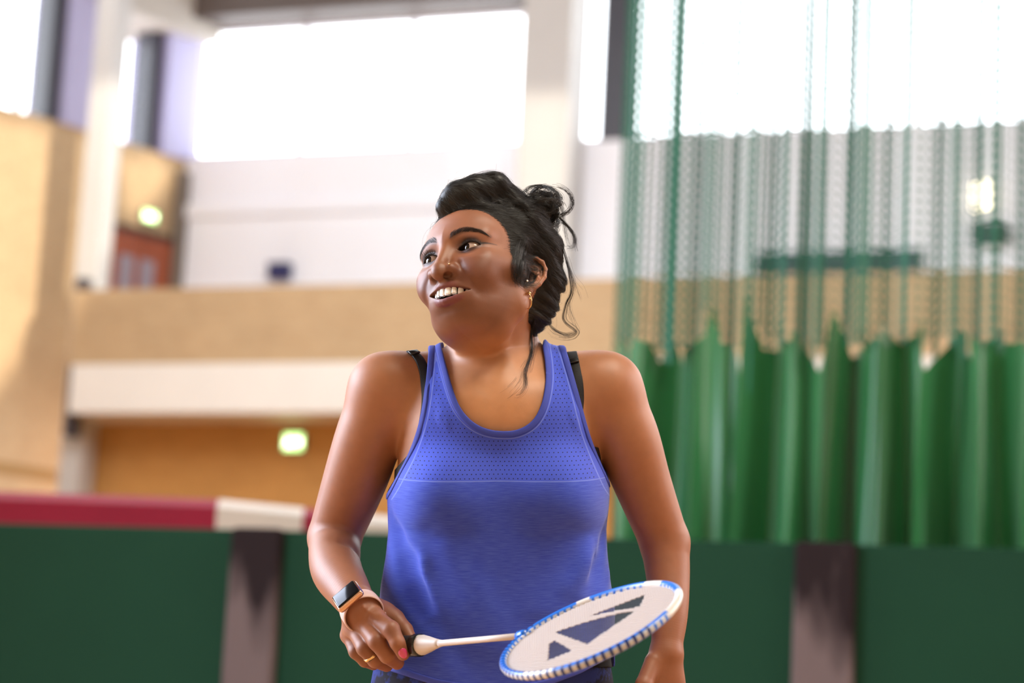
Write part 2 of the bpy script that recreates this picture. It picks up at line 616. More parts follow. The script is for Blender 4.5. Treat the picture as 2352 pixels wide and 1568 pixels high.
# left wall: passes through the back corner of the balcony
pc = BACK.w(u_l, V_BACK, 0)
v_s = SIDE.v @ pc; us_end = SIDE.u @ pc
def S(px, py): return SIDE.hit(px, py, v_s)
z_ss = S(100, 271)[1]
us0 = us_end - 30
fbox('wall_left', SIDE, (us0, us_end, v_s, v_s + .3, 0, z_ss), M_TAN)
us_a, us_b, us_c, us_d = S(118, 200)[0], S(212, 200)[0], S(353, 200)[0], us_end
z_sh = S(350, 62)[1]
fbox('wall_left_pier', SIDE, (us_a + .25, us_b + .1, v_s - .05, v_s + .9, z_ss, 20), M_REVEAL)
fbox('wall_left_end', SIDE, (us_c + .22, us_d + .2, v_s - .05, v_s + .9, z_ss, 20), M_REVEAL)
fbox('wall_left_lintel', SIDE, (us_b, us_d + .2, v_s - .35, v_s + .9, z_sh, 20), M_CONC)
for i, (a, b, top) in enumerate(((us0, us_a, 20), (us_b, us_c, z_sh))):
    g = fbox('window_%d' % (i + 4), SIDE, (a, b, v_s + .30, v_s + .31, z_ss, top), M_GLASS)
    bars = [(b, b + .24, v_s + .1, v_s + .5, z_ss, top), (a, b, v_s + .25, v_s + .36, z_ss, z_ss + .05)]
    multi('window_frame', SIDE, bars, M_FRAME, g)
    if i == 0:
        u = S(74, 200)[0]
        multi('window_mullion', SIDE, [(u - .04, u + .04, v_s + .26, v_s + .38, z_ss, top)], M_MULL, g)
# painted stripe low on the left wall
zs0, zs1 = S(70, 1098)[1], S(70, 1072)[1]
fbox('trim_7', SIDE, (us0, S(160, 1100)[0], v_s - .02, v_s, zs0, zs1), M_DARK if False else mat('olive stripe', srgb(150, 116, 66), rough=.8))
# door on the balcony, in the left wall
ud0, ud1 = S(252, 590)[0], S(394, 610)[0]
zd1 = S(330, 546)[1]
d = multi('door_1', SIDE, [(ud0, (ud0 + ud1) / 2 - .01, v_s - .06, v_s, z_par_bot, zd1), ((ud0 + ud1) / 2 + .01, ud1, v_s - .06, v_s, z_par_bot, zd1)], M_DOOR)
multi('door_frame', SIDE, [(ud0 - .08, ud1 + .08, v_s - .09, v_s, zd1, zd1 + .1), (ud1, ud1 + .1, v_s - .09, v_s, z_par_bot, zd1)], mat('dark door frame', srgb(70, 34, 22), rough=.5), d)
wz0, wz1 = S(300, 640)[1], S(300, 590)[1]
M_PANE = mat('grey door glazing', srgb(150, 140, 150), rough=.2)
for px_ in (283, 331):
    a = S(px_, 610)[0]
    multi('door_window', SIDE, [(a - .14, a + .14, v_s - .075, v_s - .055, z_par_bot + 1.0, wz1)], M_PANE, d)
# thin dark box standing in for the shadow at the wall end
fbox('trim_8', SIDE, (us_end - .22, us_end, v_s - .12, v_s - .001, z_par_bot, S(418, 398)[1]), mat('taupe corner shade', srgb(120, 108, 96), rough=.7))


# right wall of the hall, outside the picture, its openings shaped to cast the sunlit patches
U_R = 17.0
SUNL = np.array(SUN_UVZ)


def to_right_wall(pts):
    out = []
    for P in pts:
        u, v, z = BACK.u @ P, BACK.v @ P, P[2]
        s = (U_R - u) / -SUNL[0]
        out.append((v - SUNL[1] * s, z - SUNL[2] * s))
    return out


def on(fr, v, pts):
    return [fr.w(fr.hit(*q, v)[0], v, fr.hit(*q, v)[1]) for q in pts]


openings = [to_right_wall(on(SIDE, v_s, [(-160, 1080), (60, 800), (168, 655), (196, 300), (-160, 200)])),
            to_right_wall(on(SIDE, v_s, [(262, 352), (345, 350), (405, 396), (395, 425), (320, 500), (290, 490)])),
            to_right_wall(on(BACK, V_PAR + .4, [(150, 690), (172, 362), (285, 362), (275, 690)])),
            to_right_wall(on(BACK, V_BACK - .8, [(1150, 700), (1170, 213), (1330, 213), (1330, 700)]))]
cv, cz = .14, .14
fbox('wall_front', BACK, (-30, U_R, -7.3, -7.0, 0, z_ceil + 4.6), M_TAN)
gv = np.arange(-7.0, V_BACK + .3, cv); gz = np.arange(0, z_ceil + 4.3, cz)
mv, mz = np.meshgrid(gv + cv / 2, gz + cz / 2, indexing='ij')
hole = np.zeros(mv.size, bool)
for q in openings:
    hole |= sd_poly(mv.ravel(), mz.ravel(), q) > 0
hole = hole.reshape(mv.shape)
bm = bmesh.new()
for j in range(len(gz)):
    i = 0
    while i < len(gv):
        if hole[i, j]:
            i += 1; continue
        k = i
        while k < len(gv) and not hole[k, j]:
            k += 1
        vs = [bm.verts.new(BACK.w(U_R, v, z)) for v, z in ((gv[i], gz[j]), (gv[i] + cv * (k - i), gz[j]), (gv[i] + cv * (k - i), gz[j] + cz), (gv[i], gz[j] + cz))]
        bm.faces.new(vs)
        i = k
o = structure('wall_right', bm, M_TAN)
sm = o.modifiers.new('thickness', 'SOLIDIFY'); sm.thickness = .05


# ---------------------------------------------------------------- lamps and fittings
M_GREEN = mat('lit green sign', (0.4, 0.8, 0.3), emit=(0.55, 1.0, 0.34), estr=2.4)
M_SIGNW = mat('lit white pictogram', (0.9, 0.95, 0.8), emit=(0.95, 1.0, 0.80), estr=6)
M_HOUS = mat('sign housing', (0.2, 0.2, 0.2), rough=.5)


def exit_sign(fr, u, v, z, w, h, label, tilt):
    root = empty('exit_sign', fr.w(u, v, z)); tag(root, label, 'exit sign', 'lit exit signs')
    multi('housing', fr, [(u - w / 2 - .02, u + w / 2 + .02, v - .06, v, z - .02, z + h + .02)], M_HOUS, root)
    multi('green_panel', fr, [(u - w / 2, u + w / 2, v - .066, v - .058, z, z + h)], M_GREEN, root)
    bm = bmesh.new()
    # a running figure and an arrow
    for r in ((-.30, -.20, .60, .75), (-.34, -.18, .34, .60), (-.42, -.34, .20, .40), (-.22, -.12, .22, .42), (-.16, -.04, .44, .54), (.0, .34, .44, .56), (.24, .34, .30, .70), (.34, .42, .42, .58)):
        fr.box(bm, u + r[0] * w, u + r[1] * w, v - .072, v - .066, z + r[2] * h, z + r[3] * h)
    structure('pictogram', bm, M_SIGNW, root)
    return root


u, z = BACK.hit(675, 1034, V_PAR + .88)
exit_sign(BACK, u, V_PAR + .9, z, .28, .22, 'lit exit sign on the ochre brick wall under the balcony', 0)
u, z = S(338, 509)
exit_sign(SIDE, u, v_s - .0, z, .26, .16, 'small lit exit sign above the red brown balcony door', 0)

u0, z0 = BACK.hit(612, 639, V_BACK - .2); u1, z1 = BACK.hit(660, 606, V_BACK - .2)
t = empty('wall_box', BACK.w((u0 + u1) / 2, V_BACK, z0)); tag(t, 'small navy blue box fixed low on the white balcony wall', 'box')
multi('case', BACK, [(u0, u1, V_BACK - .2, V_BACK, z0, z1)], mat('navy box', srgb(34, 36, 92), rough=.5), t, .02)
multi('lid', BACK, [(u0 - .01, u1 + .01, V_BACK - .21, V_BACK, z1, z1 + .03)], mat('navy lid', srgb(28, 30, 80), rough=.5), t)

u0, z0 = BACK.hit(1732, 620, V_BACK - .15); u1, z1 = BACK.hit(2116, 570, V_BACK - .15)
t = empty('notice_board', BACK.w((u0 + u1) / 2, V_BACK, z0)); tag(t, 'long dark notice board seen through the green netting', 'board')
multi('board', BACK, [(u0, u1, V_BACK - .10, V_BACK, z0, z1)], mat('dark teal board', srgb(38, 62, 66), rough=.6, noise=.15, nscale=4), t)
multi('rail', BACK, [(u0, u1, V_BACK - .15, V_BACK, z0 - .04, z0)], M_FRAME, t)

u0, z0 = BACK.hit(2232, 555, V_BACK - .2); u1, z1 = BACK.hit(2314, 510, V_BACK - .2)
t = empty('loudspeaker', BACK.w((u0 + u1) / 2, V_BACK, z0)); tag(t, 'dark loudspeaker on the wall below the glowing wall lamp', 'loudspeaker')
multi('cabinet', BACK, [(u0, u1, V_BACK - .25, V_BACK - .004, z0, z1)], mat('dark speaker cabinet', srgb(20, 34, 36), rough=.6), t, .02)
multi('grille', BACK, [(u0 + .04, u1 - .04, V_BACK - .265, V_BACK - .25, z0 + .04, z1 - .04)], mat('speaker grille', (.02, .02, .02), rough=.8), t)

u0, z0 = BACK.hit(2232, 480, V_BACK - .15); u1, z1 = BACK.hit(2270, 414, V_BACK - .15)
t = empty('wall_lamp', BACK.w((u0 + u1) / 2, V_BACK, z0)); tag(t, 'glowing warm white wall lamp above the dark loudspeaker', 'lamp')
multi('lamp_shade', BACK, [(u0, u1, V_BACK - .15, V_BACK - .03, z0, z1)], mat('lit lamp shade', (1, .9, .75), emit=(1, .88, .66), estr=5), t, .04)
multi('back_plate', BACK, [(u0 - .02, u1 + .02, V_BACK - .03, V_BACK, z0 - .03, z1 + .03)], M_HOUS, t)

# ---------------------------------------------------------------- padded red and white beam behind the divider
M_RED = mat('red vinyl', srgb(156, 28, 56), rough=.5, spec=.2, noise=.10, nscale=5, bump=.2, bscale=8)
M_PWHITE = mat('white vinyl', srgb(226, 214, 200), rough=.4, noise=.06, nscale=5, bump=.2, bscale=8)
DB = 10.6
def bp(px_, py_): return to_world(un(px_, py_, DB)[None])[0]
bx = [(-260, 1118), (500, 1146), (700, 1166), (905, 1186)]
def top_at(x): return np.interp(x, [a for a, _ in bx], [b for _, b in bx])
beam = empty('padded_beam', bp(320, 1210) * np.array([1, 1, 0])); tag(beam, 'long padded beam in red and white bands behind the green court divider', 'gym beam')
for a, b, m in ((-260, 500, M_RED), (500, 697, M_PWHITE), (697, 760, M_RED), (760, 905, M_PWHITE)):
    prof = [(.35, -.75), (.35, -.05), (.30, .0), (.05, .0), (.0, -.04), (.0, -.75)]
    Vs = []; n = 8
    for i in range(n + 1):
        x = a + (b - a) * i / n
        base = bp(x, top_at(x) - 2)
        for dy, dz in prof:
            Vs.append(base + np.array([0, dy, dz]))
    Fs = []; k = len(prof)
    for i in range(n):
        for j in range(k):
            Fs.append((i * k + j, i * k + (j + 1) % k, (i + 1) * k + (j + 1) % k, (i + 1) * k + j))
    Fs += [tuple(range(k))[::-1], tuple(range(n * k, n * k + k))]
    o = mesh_obj('red_band' if m is M_RED else 'white_band', Vs, Fs, m, beam, False)


# ---------------------------------------------------------------- green court divider with dark posts
VD = 8.55
M_DIV = mat('dark green canvas', srgb(20, 58, 40), rough=.75, spec=.15, noise=.10, nscale=3, bump=.15, bscale=40)


def post_material():
    m = mat('worn dark padding', (0.03, 0.024, 0.026), rough=.8, spec=.06)
    nt = m.node_tree; p = nt.nodes['Principled BSDF']
    tc = nt.nodes.new('ShaderNodeTexCoord'); sep = nt.nodes.new('ShaderNodeSeparateXYZ')
    nt.links.new(tc.outputs['Generated'], sep.inputs[0])
    mp = nt.nodes.new('ShaderNodeMapping'); mp.inputs['Scale'].default_value = (7, 7, 1.6)
    n = nt.nodes.new('ShaderNodeTexNoise'); n.inputs['Scale'].default_value = 1.2; n.inputs['Detail'].default_value = 6
    tc2 = tc.outputs['Object']; nt.links.new(tc2, mp.inputs[0]); nt.links.new(mp.outputs[0], n.inputs['Vector'])
    add = nt.nodes.new('ShaderNodeMath'); add.operation = 'MULTIPLY_ADD'; add.inputs[1].default_value = -0.9
    nt.links.new(n.outputs['Fac'], add.inputs[0]); nt.links.new(sep.outputs[2], add.inputs[2])
    r = nt.nodes.new('ShaderNodeValToRGB')
    r.color_ramp.elements[0].position = 0.22; r.color_ramp.elements[0].color = (*srgb(104, 92, 92), 1)
    r.color_ramp.elements[1].position = 0.46; r.color_ramp.elements[1].color = (*srgb(40, 33, 35), 1)
    nt.links.new(add.outputs[0], r.inputs[0]); nt.links.new(r.outputs[0], p.inputs['Base Color'])
    return m


M_POST = post_material()
D = SCREEN.hit
ztop = D(1176, 1230, VD)[1]
ue = [D(-300, 1200, VD)[0], D(541, 1212, VD)[0], D(655, 1212, VD)[0], D(1829, 1240, VD)[0], D(1970, 1240, VD)[0], D(2750, 1250, VD)[0]]
div = empty('court_divider', SCREEN.w((ue[1] + ue[4]) / 2, VD, 0)); tag(div, 'dark green court divider with two dark padded posts behind the woman', 'court divider')
for a, b in ((ue[0], ue[1]), (ue[2], ue[3]), (ue[4], ue[5])):
    multi('panel', SCREEN, [(a - .02, b + .02, VD, VD + .05, 0.0, ztop)], M_DIV, div, .012)
for a, b in ((ue[1], ue[2]), (ue[3], ue[4])):
    multi('post', SCREEN, [(a, b, VD - .05, VD + .09, 0.0, ztop + .004)], M_POST, div, .02)

# ---------------------------------------------------------------- green curtain with netting above it
VC = 9.3
uc_a, uc_b = D(1396, 900, VC)[0], D(2620, 900, VC)[0]
zc_top = D(1900, 800, VC)[1]


def fold_path(n, amp, seed, pitch):
    r = np.random.default_rng(seed)
    s = np.linspace(0, 1, n)
    L = uc_b - uc_a
    ph = 2 * np.pi * np.cumsum(1 + 0.55 * np.interp(s, np.linspace(0, 1, 40), r.uniform(-1, 1, 40))) / n * (L / pitch)
    a = amp * (0.6 + 0.5 * np.interp(s, np.linspace(0, 1, 30), r.uniform(0, 1, 30)))
    return uc_a + s * L + 0.30 * pitch * np.sin(2 * ph) * 0.8, a * np.sin(ph) + 0.35 * a * np.sin(2.7 * ph + 1), ph


M_CURT = mat('green curtain vinyl', srgb(44, 122, 70), rough=.32, noise=.10, nscale=2.0)
M_CURT.node_tree.nodes['Principled BSDF'].inputs['Sheen Weight'].default_value = .2
n, nz = 2000, 26
pu, pv, ph = fold_path(n, .23, 5, .20)
pu2, pv2, ph2 = fold_path(n, .16, 8, .29)
r_ = np.random.default_rng(3)
peak = np.interp(np.arange(n), np.linspace(0, n, 75), r_.uniform(-1, 1, 75) ** 3)
Vs = []
for k in range(nz):
    t = k / (nz - 1)
    top = zc_top + .02 + .24 * peak
    z = 0.05 * (1 - t) + top * t
    blend = np.clip(t * 1.2, 0, 1) ** 2
    uu = pu * (1 - .35 * blend) + pu2 * .35 * blend + .03 * np.sin(3 * t + ph * .5)
    vv = (pv * (1 - .35 * blend) + pv2 * .35 * blend) * (1 - .35 * t ** 3) + VC
    Vs.append(SCREEN.u * uu[:, None] + SCREEN.v * vv[:, None] + np.array([0, 0, 1.]) * (z * np.ones(n))[:, None])
Vs = np.concatenate(Vs)
Fs = np.array([(k * n + i, k * n + i + 1, (k + 1) * n + i + 1, (k + 1) * n + i) for k in range(nz - 1) for i in range(n - 1)])
curtain = empty('dividing_curtain', SCREEN.w((uc_a + uc_b) / 2, VC, 0))
tag(curtain, 'tall hanging curtain of bright green vinyl with green netting above it', 'curtain')
mesh_obj('vinyl_skirt', Vs, Fs, M_CURT, curtain)


def net_material():
    m = bpy.data.materials.new('green netting'); m.use_nodes = True
    nt = m.node_tree; p = nt.nodes['Principled BSDF']
    p.inputs['Base Color'].default_value = (*srgb(52, 122, 100), 1); p.inputs['Roughness'].default_value = .7
    at = nt.nodes.new('ShaderNodeAttribute'); at.attribute_name = 'weave'
    uv = nt.nodes.new('ShaderNodeUVMap')
    sep = nt.nodes.new('ShaderNodeSeparateXYZ'); nt.links.new(uv.outputs[0], sep.inputs[0])
    def wave(sock, k):
        a = nt.nodes.new('ShaderNodeMath'); a.operation = 'MULTIPLY'; a.inputs[1].default_value = k; nt.links.new(sock, a.inputs[0])
        f = nt.nodes.new('ShaderNodeMath'); f.operation = 'PINGPONG'; f.inputs[1].default_value = .5; nt.links.new(a.outputs[0], f.inputs[0])
        return f.outputs[0]
    mn = nt.nodes.new('ShaderNodeMath'); mn.operation = 'MINIMUM'
    nt.links.new(wave(sep.outputs[0], 22), mn.inputs[0]); nt.links.new(wave(sep.outputs[1], 22), mn.inputs[1])
    lt = nt.nodes.new('ShaderNodeMath'); lt.operation = 'LESS_THAN'; nt.links.new(mn.outputs[0], lt.inputs[0]); nt.links.new(at.outputs['Fac'], lt.inputs[1])
    nt.links.new(lt.outputs[0], p.inputs['Alpha'])
    return m


M_NET = net_material()
net_top = z_ceil + 1.5
def net_sheet(seed, amp, pitch, v, lo, hi, name):
    n = 1200
    pu, pv, ph = fold_path(n, amp, seed, pitch)
    r = np.random.default_rng(seed + 50)
    dens = lo + (hi - lo) * np.interp(np.arange(n), np.sort(r.uniform(0, n, 130)), r.uniform(0, 1, 130) ** 1.6)
    rows = 10
    Vs, du, uvs = [], [], []
    arc = np.concatenate([[0], np.cumsum(np.hypot(np.diff(pu), np.diff(pv)))])
    for k in range(rows):
        t = k / (rows - 1)
        z = (zc_top + .22 * peak[np.minimum((np.arange(n) * 2000 // n), 1999)]) * (1 - t) + net_top * t
        Vs.append(SCREEN.u * pu[:, None] + SCREEN.v * (pv * (1 - .2 * t) + v)[:, None] + np.array([0, 0, 1.]) * z[:, None])
        du.append(dens); uvs.append(np.stack([arc, z], 1))
    Vs = np.concatenate(Vs); du = np.concatenate(du); uvs = np.concatenate(uvs)
    Fs = np.array([(k * n + i, k * n + i + 1, (k + 1) * n + i + 1, (k + 1) * n + i) for k in range(rows - 1) for i in range(n - 1)])
    o = mesh_obj(name, Vs, Fs, M_NET, curtain)
    a = o.data.attributes.new('weave', 'FLOAT', 'POINT'); a.data.foreach_set('value', du.astype(np.float32))
    ul = o.data.uv_layers.new(name='UVMap')
    li = np.empty(len(o.data.loops), np.int32); o.data.loops.foreach_get('vertex_index', li)
    ul.data.foreach_set('uv', uvs[li].astype(np.float32).ravel())
    return o


net_sheet(21, .10, .17, VC, .09, .22, 'netting')


# ---------------------------------------------------------------- head frame (millimetres: x her left, y up, z out of the face)
def head_matrix(yaw, pitch, roll):
    cy, sy, cp, sp, cr, sr = math.cos(yaw), math.sin(yaw), math.cos(pitch), math.sin(pitch), math.cos(roll), math.sin(roll)
    Rx = np.array([[1, 0, 0], [0, cp, sp], [0, -sp, cp]])
    Ry = np.array([[cy, 0, -sy], [0, 1, 0], [sy, 0, cy]])
    Rz = np.array([[cr, -sr, 0], [sr, cr, 0], [0, 0, 1]])
    return Rz @ Ry @ Rx


HM = head_matrix(R_(31), R_(33), R_(17.5))
HK = 1.065e-3
HO = C(1111, 672, 0.0)
HM32, HO32 = HM.astype(np.float32), HO.astype(np.float32)


def to_head(P):
    return ((P - HO32) @ HM32) * np.float32(1 / HK)


def from_head(p):
    return HO + (np.asarray(p, float) @ HM.T) * HK


def mirror(p):
    q = p.copy(); q[:, 0] = np.abs(q[:, 0]); return q


# eyes
EYE = np.array([30.5, 22.3, 66.0]); EYE_R = 12.4
# mouth
MW = 33.0
def m_z(x): return 88.5 - 0.0185 * x * x
def m_up(x): return -33.2 - 5.6 * (np.abs(x) / MW) ** 2.6
def m_lo(x): return -48.5 + 9.7 * (np.abs(x) / MW) ** 2.0
LX = np.linspace(0, MW + 1.5, 8)
LIP_U = np.stack([LX, m_up(LX) + 3.6 - 2.2 * (LX / MW) ** 2 - 0.7 * np.exp(-(LX / 3.0) ** 2), m_z(LX) - 3.4], 1)
LIP_UR = 4.6 - 2.6 * (LX / MW) ** 2
LIP_L = np.stack([LX, m_lo(LX) - 4.4 + 2.4 * (LX / MW) ** 2, m_z(LX) - 4.2], 1)
LIP_LR = 5.6 - 3.6 * (LX / MW) ** 2


def lid_curves(ex):
    t = np.clip(1 - (ex / 15.0) ** 2, 0, 1)
    up = 5.7 * t ** 0.75 + 0.09 * ex
    lo = -4.4 * t ** 0.85 + 0.09 * ex
    return up, lo


EAR_R = rot('Y', -27) @ rot('X', -14)
EAR_O = np.array([70.5, 4.0, -6.0])


def ear_sdf(q):
    e = (q - EAR_O.astype(np.float32)) @ EAR_R.astype(np.float32) * np.float32(1.08)   # x out, y up, z forward
    pts = [(2, -3, 8), (2.5, 10, 14), (3, 23, 11), (4, 30, 1), (4, 29, -9), (4, 21, -16), (4, 8, -18), (3.5, -6, -14), (3, -16, -8)]
    rim = chain(e, pts, [2.6, 3.0, 3.2, 3.4, 3.5, 3.4, 3.2, 3.0, 3.2], 1.5)
    plate = ell(e, (0, 5, -2), (4.0, 26, 16))
    d = smin(plate, rim, 3)
    d = smin(d, ell(e, (2.5, -22, -1), (3.6, 9, 7)), 4)                     # lobe
    anti = chain(e, [(3, -10, -5), (3.5, 2, -9), (3, 15, -6), (2, 20, 2)], [2.4, 2.6, 2.2, 1.6], 1)
    d = smin(d, anti, 2.5)
    d = smax(d, -ell(e, (6, -2, 0), (6.5, 10, 7.5)), 2)                     # bowl
    d = smax(d, -chain(e, [(7, 14, 8), (7, 24, 2), (7, 22, -9), (7, 8, -13)], [3.2, 3.4, 3.2, 2.6]), 1.5)
    d = smin(d, ell(e, (2.5, -5, 8), (3.4, 5.5, 3.6)), 2)                   # tragus
    return d


NL = [(22, -4, 85), (30, -16, 81), (38, -30, 73), (41, -42, 67)]


def lift(x, y): return .22 * np.clip(-x, 0, 36) * np.exp(-((y + 42) / 22.0) ** 2)


def smile(q, p):
    m = q.copy(); m[:, 1] -= lift(p[:, 0], p[:, 1])
    m[:, 0] *= 1 + .20 * np.clip(-p[:, 0] / 12, 0, 1)
    return m


def head_mm(p):
    p = p.copy()
    t = -42 - p[:, 1]
    p[:, 1] -= (.26 * np.clip(-52 - p[:, 1], 0, 45) * np.clip((p[:, 2] + 5) / 40, 0, 1)).astype(np.float32)
    p[:, 2] += .36 * np.where(t > 0, t, 0) ** 2 / (np.abs(t) + 8)
    q = mirror(p)
    d = smin(ell(p, (0, 36, -8), (74, 81, 92)), ell(q, (0, -6, 24.5), (58.5, 75.5, 60.5)), 22)
    d = smin(d, ell(q, (0, 56, 48), (50, 36, 35)), 20)
    d = smin(d, rcone(q, (48, -34, 4), (17, -64, 47), 21, 19), 22)
    d = smin(d, ell(q, (0, -66, 55.5), (19, 15, 17)), 15)
    d = smin(d, ell(q, (0, -62, 22), (42, 20, 40)), 22)
    d = smin(d, ell(q, (34, -12, 59), (23.5, 22, 23)), 15)
    d = smin(d, rcone(q, (46, 5, 58), (66, 3, 16), 12, 9), 18)
    d = smin(d, ell(q, (0, -42, 60), (35, 26, 26)), 13)
    d = smin(d, rcone(q, (-2, 38.5, 81), (44, 40, 63), 8, 7), 17)
    d = smax(d, -ell(q, (30.5, 23, 95), (20, 12, 17)), 11)
    # nose
    n = rcone(q, (0, 29, 83), (0, -8, 96), 5.8, 8.2)
    n = smin(n, sph(q, (0, -15.0, 96.5), 10.6), 6)
    n = smin(n, ell(q, (14.0, -11.0, 87), (8.6, 8.0, 11)), 5)
    n = smin(n, rcone(q, (0, -19, 96), (0, -23, 88), 4.8, 5.5), 3)
    d = smin(d, n, 9)
    d += 1.3 * gauss(q, (23, -5, 87), (3.0, 5.5, 8))
    d = smax(d, -ell(q, (9.8, -20.2, 92), (6.0, 2.8, 5.0), rot('Y', 16) @ rot('Z', 14)), 2.2)
    # smile folds
    fold = chain(q, NL, [0, 0, 0, 0])
    d += 1.2 * np.exp(-(fold / 5.0) ** 2)
    d += 1.5 * gauss(q, (38, -38, 66), (4.5, 7, 9)) + 1.2 * gauss(q, (50, -33, 56), (6, 9, 10))
    d += 0.8 * gauss(q, (0, -26, 90), (2.2, 4, 8))
    d += 1.6 * gauss(q, (0, -63, 84), (16, 3.4, 9))
    d -= 1.6 * gauss(q, (30, 4, 82), (16, 4, 8))
    # lips (the smile sits a little higher on her right)
    qm = smile(q, p)
    d = smin(d, chain(qm, LIP_U, LIP_UR), 3.4)
    d = smin(d, chain(qm, LIP_L, LIP_LR), 3.4)
    x = qm[:, 0]
    cut = np.maximum(np.maximum(qm[:, 1] - m_up(x), m_lo(x) - qm[:, 1]) * 0.85, np.maximum(np.abs(x) - MW, 50 - p[:, 2]))
    d = smax(d, -cut, 1.6)
    # eyelids around the eyeball
    e = q - EYE.astype(np.float32)
    r = np.sqrt((e * e).sum(1))
    lid = r - (EYE_R + 1.7)
    d = smin(d, lid, 4.0)
    up, lo = lid_curves(e[:, 0])
    op = np.maximum(np.maximum(e[:, 1] - up, lo - e[:, 1]), np.maximum(-e[:, 2], np.abs(e[:, 0]) - 15))
    d = smax(d, -op, 1.0)
    d = np.maximum(d, -(r - EYE_R + 0.3))
    crease = np.abs(e[:, 1] - (up + 4.2))
    d += 0.8 * np.exp(-(crease / 1.5) ** 2) * (e[:, 2] > 0) * np.exp(-(e[:, 0] / 11.0) ** 4) * (r < 22)
    return d


def head_sdf(P):
    p = to_head(P)
    d = head_mm(p)
    m = p[:, 0] > 40
    if m.any():
        d = d.copy(); d[m] = smin(d[m], ear_sdf(p[m]), 3.5)
    m = p[:, 0] < -40
    if m.any():
        d[m] = smin(d[m], ear_sdf(mirror(p[m])), 3.5)
    return d * np.float32(HK)


# ---------------------------------------------------------------- body (camera frame, metres)
TY = np.array([840, 900, 960, 1020, 1100, 1180, 1280, 1400, 1500, 1600, 1700, 1800])
TCX = np.array([1140, 1142, 1143, 1144, 1145, 1144, 1140, 1136, 1132, 1130, 1130, 1130])
THW = np.array([120, 185, 215, 228, 236, 234, 228, 240, 266, 284, 288, 272])
THD = np.array([.050, .072, .085, .094, .100, .104, .106, .112, .118, .124, .128, .120])
TDD = np.array([.035, .03, .025, .02, .015, .015, .02, .022, .03, .04, .045, .05])
_yy = np.array([C(1176, y)[1] for y in TY])[::-1]
def _smooth(a):
    t = np.linspace(_yy[0], _yy[-1], 400)
    v = np.interp(t, _yy, a[::-1])
    k = np.exp(-0.5 * (np.arange(-24, 25) / 10.0) ** 2); k /= k.sum()
    return t, np.convolve(np.pad(v, 24, mode='edge'), k, 'valid')
_tt, _cx = _smooth((TCX - CX) / FPX * (D0 + TDD))
_, _hw = _smooth(THW / FPX * D0)
_, _hd = _smooth(THD)
_, _cz = _smooth(-(D0 + TDD))


def torso(P, grow=0.0):
    y = P[:, 1]
    cx = np.interp(y, _tt, _cx).astype(np.float32); cz = np.interp(y, _tt, _cz).astype(np.float32)
    a = np.interp(y, _tt, _hw).astype(np.float32) + grow; b = np.interp(y, _tt, _hd).astype(np.float32) + grow
    q0 = (P[:, 0] - cx) / a; q1 = (P[:, 2] - cz) / b
    k0 = np.sqrt(q0 * q0 + q1 * q1); k1 = np.sqrt((q0 / a) ** 2 + (q1 / b) ** 2) + 1e-6
    d = k0 * (k0 - 1) / k1
    d = np.maximum(d, -0.9 * np.minimum(a, b))
    top = y - _tt[-1]
    return smax(d, top, 0.03)


NECK = (C(1130, 700, .032), C(1137, 800, .042), C(1142, 890, .038))
TRAP = ((C(1075, 868, .05), C(985, 872, .045), C(888, 897, .035)), (C(1205, 868, .05), C(1290, 872, .045), C(1388, 897, .035)))
ARM_R = ((C(886, 901, .030), 80), (C(849, 1000, .042), 79), (C(816, 1100, .060), 75), (C(768, 1232, .085), 62))
FORE_R = ((C(768, 1238, .085), 61), (C(772, 1305, .000), 59), (C(800, 1355, -.065), 49), (C(826, 1394, -.112), 39))
ARM_L = ((C(1388, 901, .030), 82), (C(1436, 1000, .035), 77), (C(1476, 1110, .045), 67), (C(1527, 1245, .055), 57))
FORE_L = ((C(1527, 1245, .055), 57), (C(1534, 1320, .035), 51), (C(1537, 1410, .005), 43), (C(1531, 1494, -.02), 34))


_arm_cache = {}
def arm(P, A, k=0.0):
    if id(A) not in _arm_cache:
        _arm_cache[id(A)] = spline([list(a) + [cpx(r)] for a, r in A], 48)
    S4 = _arm_cache[id(A)]
    lo, hi = S4[:, :3].min(0) - .17, S4[:, :3].max(0) + .17
    out = np.linalg.norm(np.maximum(np.maximum(lo - P, P - hi), 0), axis=1).astype(np.float32) + np.float32(.09)
    m = ((P > lo) & (P < hi)).all(1)
    if m.any():
        out[m] = chain(P[m], S4[:, :3], S4[:, 3])
    return out


BUST = (C(1035, 1140, -.055), C(1258, 1140, -.055))


def core_sdf(P):
    """neck, shoulders and torso without arms or head"""
    d = torso(P)
    d = smin(d, chain(P, NECK, [cpx(98), cpx(99), cpx(112)]), 0.030)
    for T in TRAP:
        d = smin(d, chain(P, T, [cpx(62), cpx(62), cpx(66)]), 0.035)
    d = smin(d, ell(P, C(1143, 960, .0), (cpx(190), cpx(120), .080)), 0.04)
    for b in BUST:
        d = smin(d, ell(P, b, (cpx(100), cpx(96), .062)), 0.035)
    return d


SCM = (C(1198, 735, -.015), C(1168, 830, -.045), C(1118, 915, -.060))
CLAV = ((C(1092, 915, -.060), C(1000, 888, -.045), C(905, 850, -.01)), (C(1150, 915, -.060), C(1250, 888, -.045), C(1360, 850, -.01)))

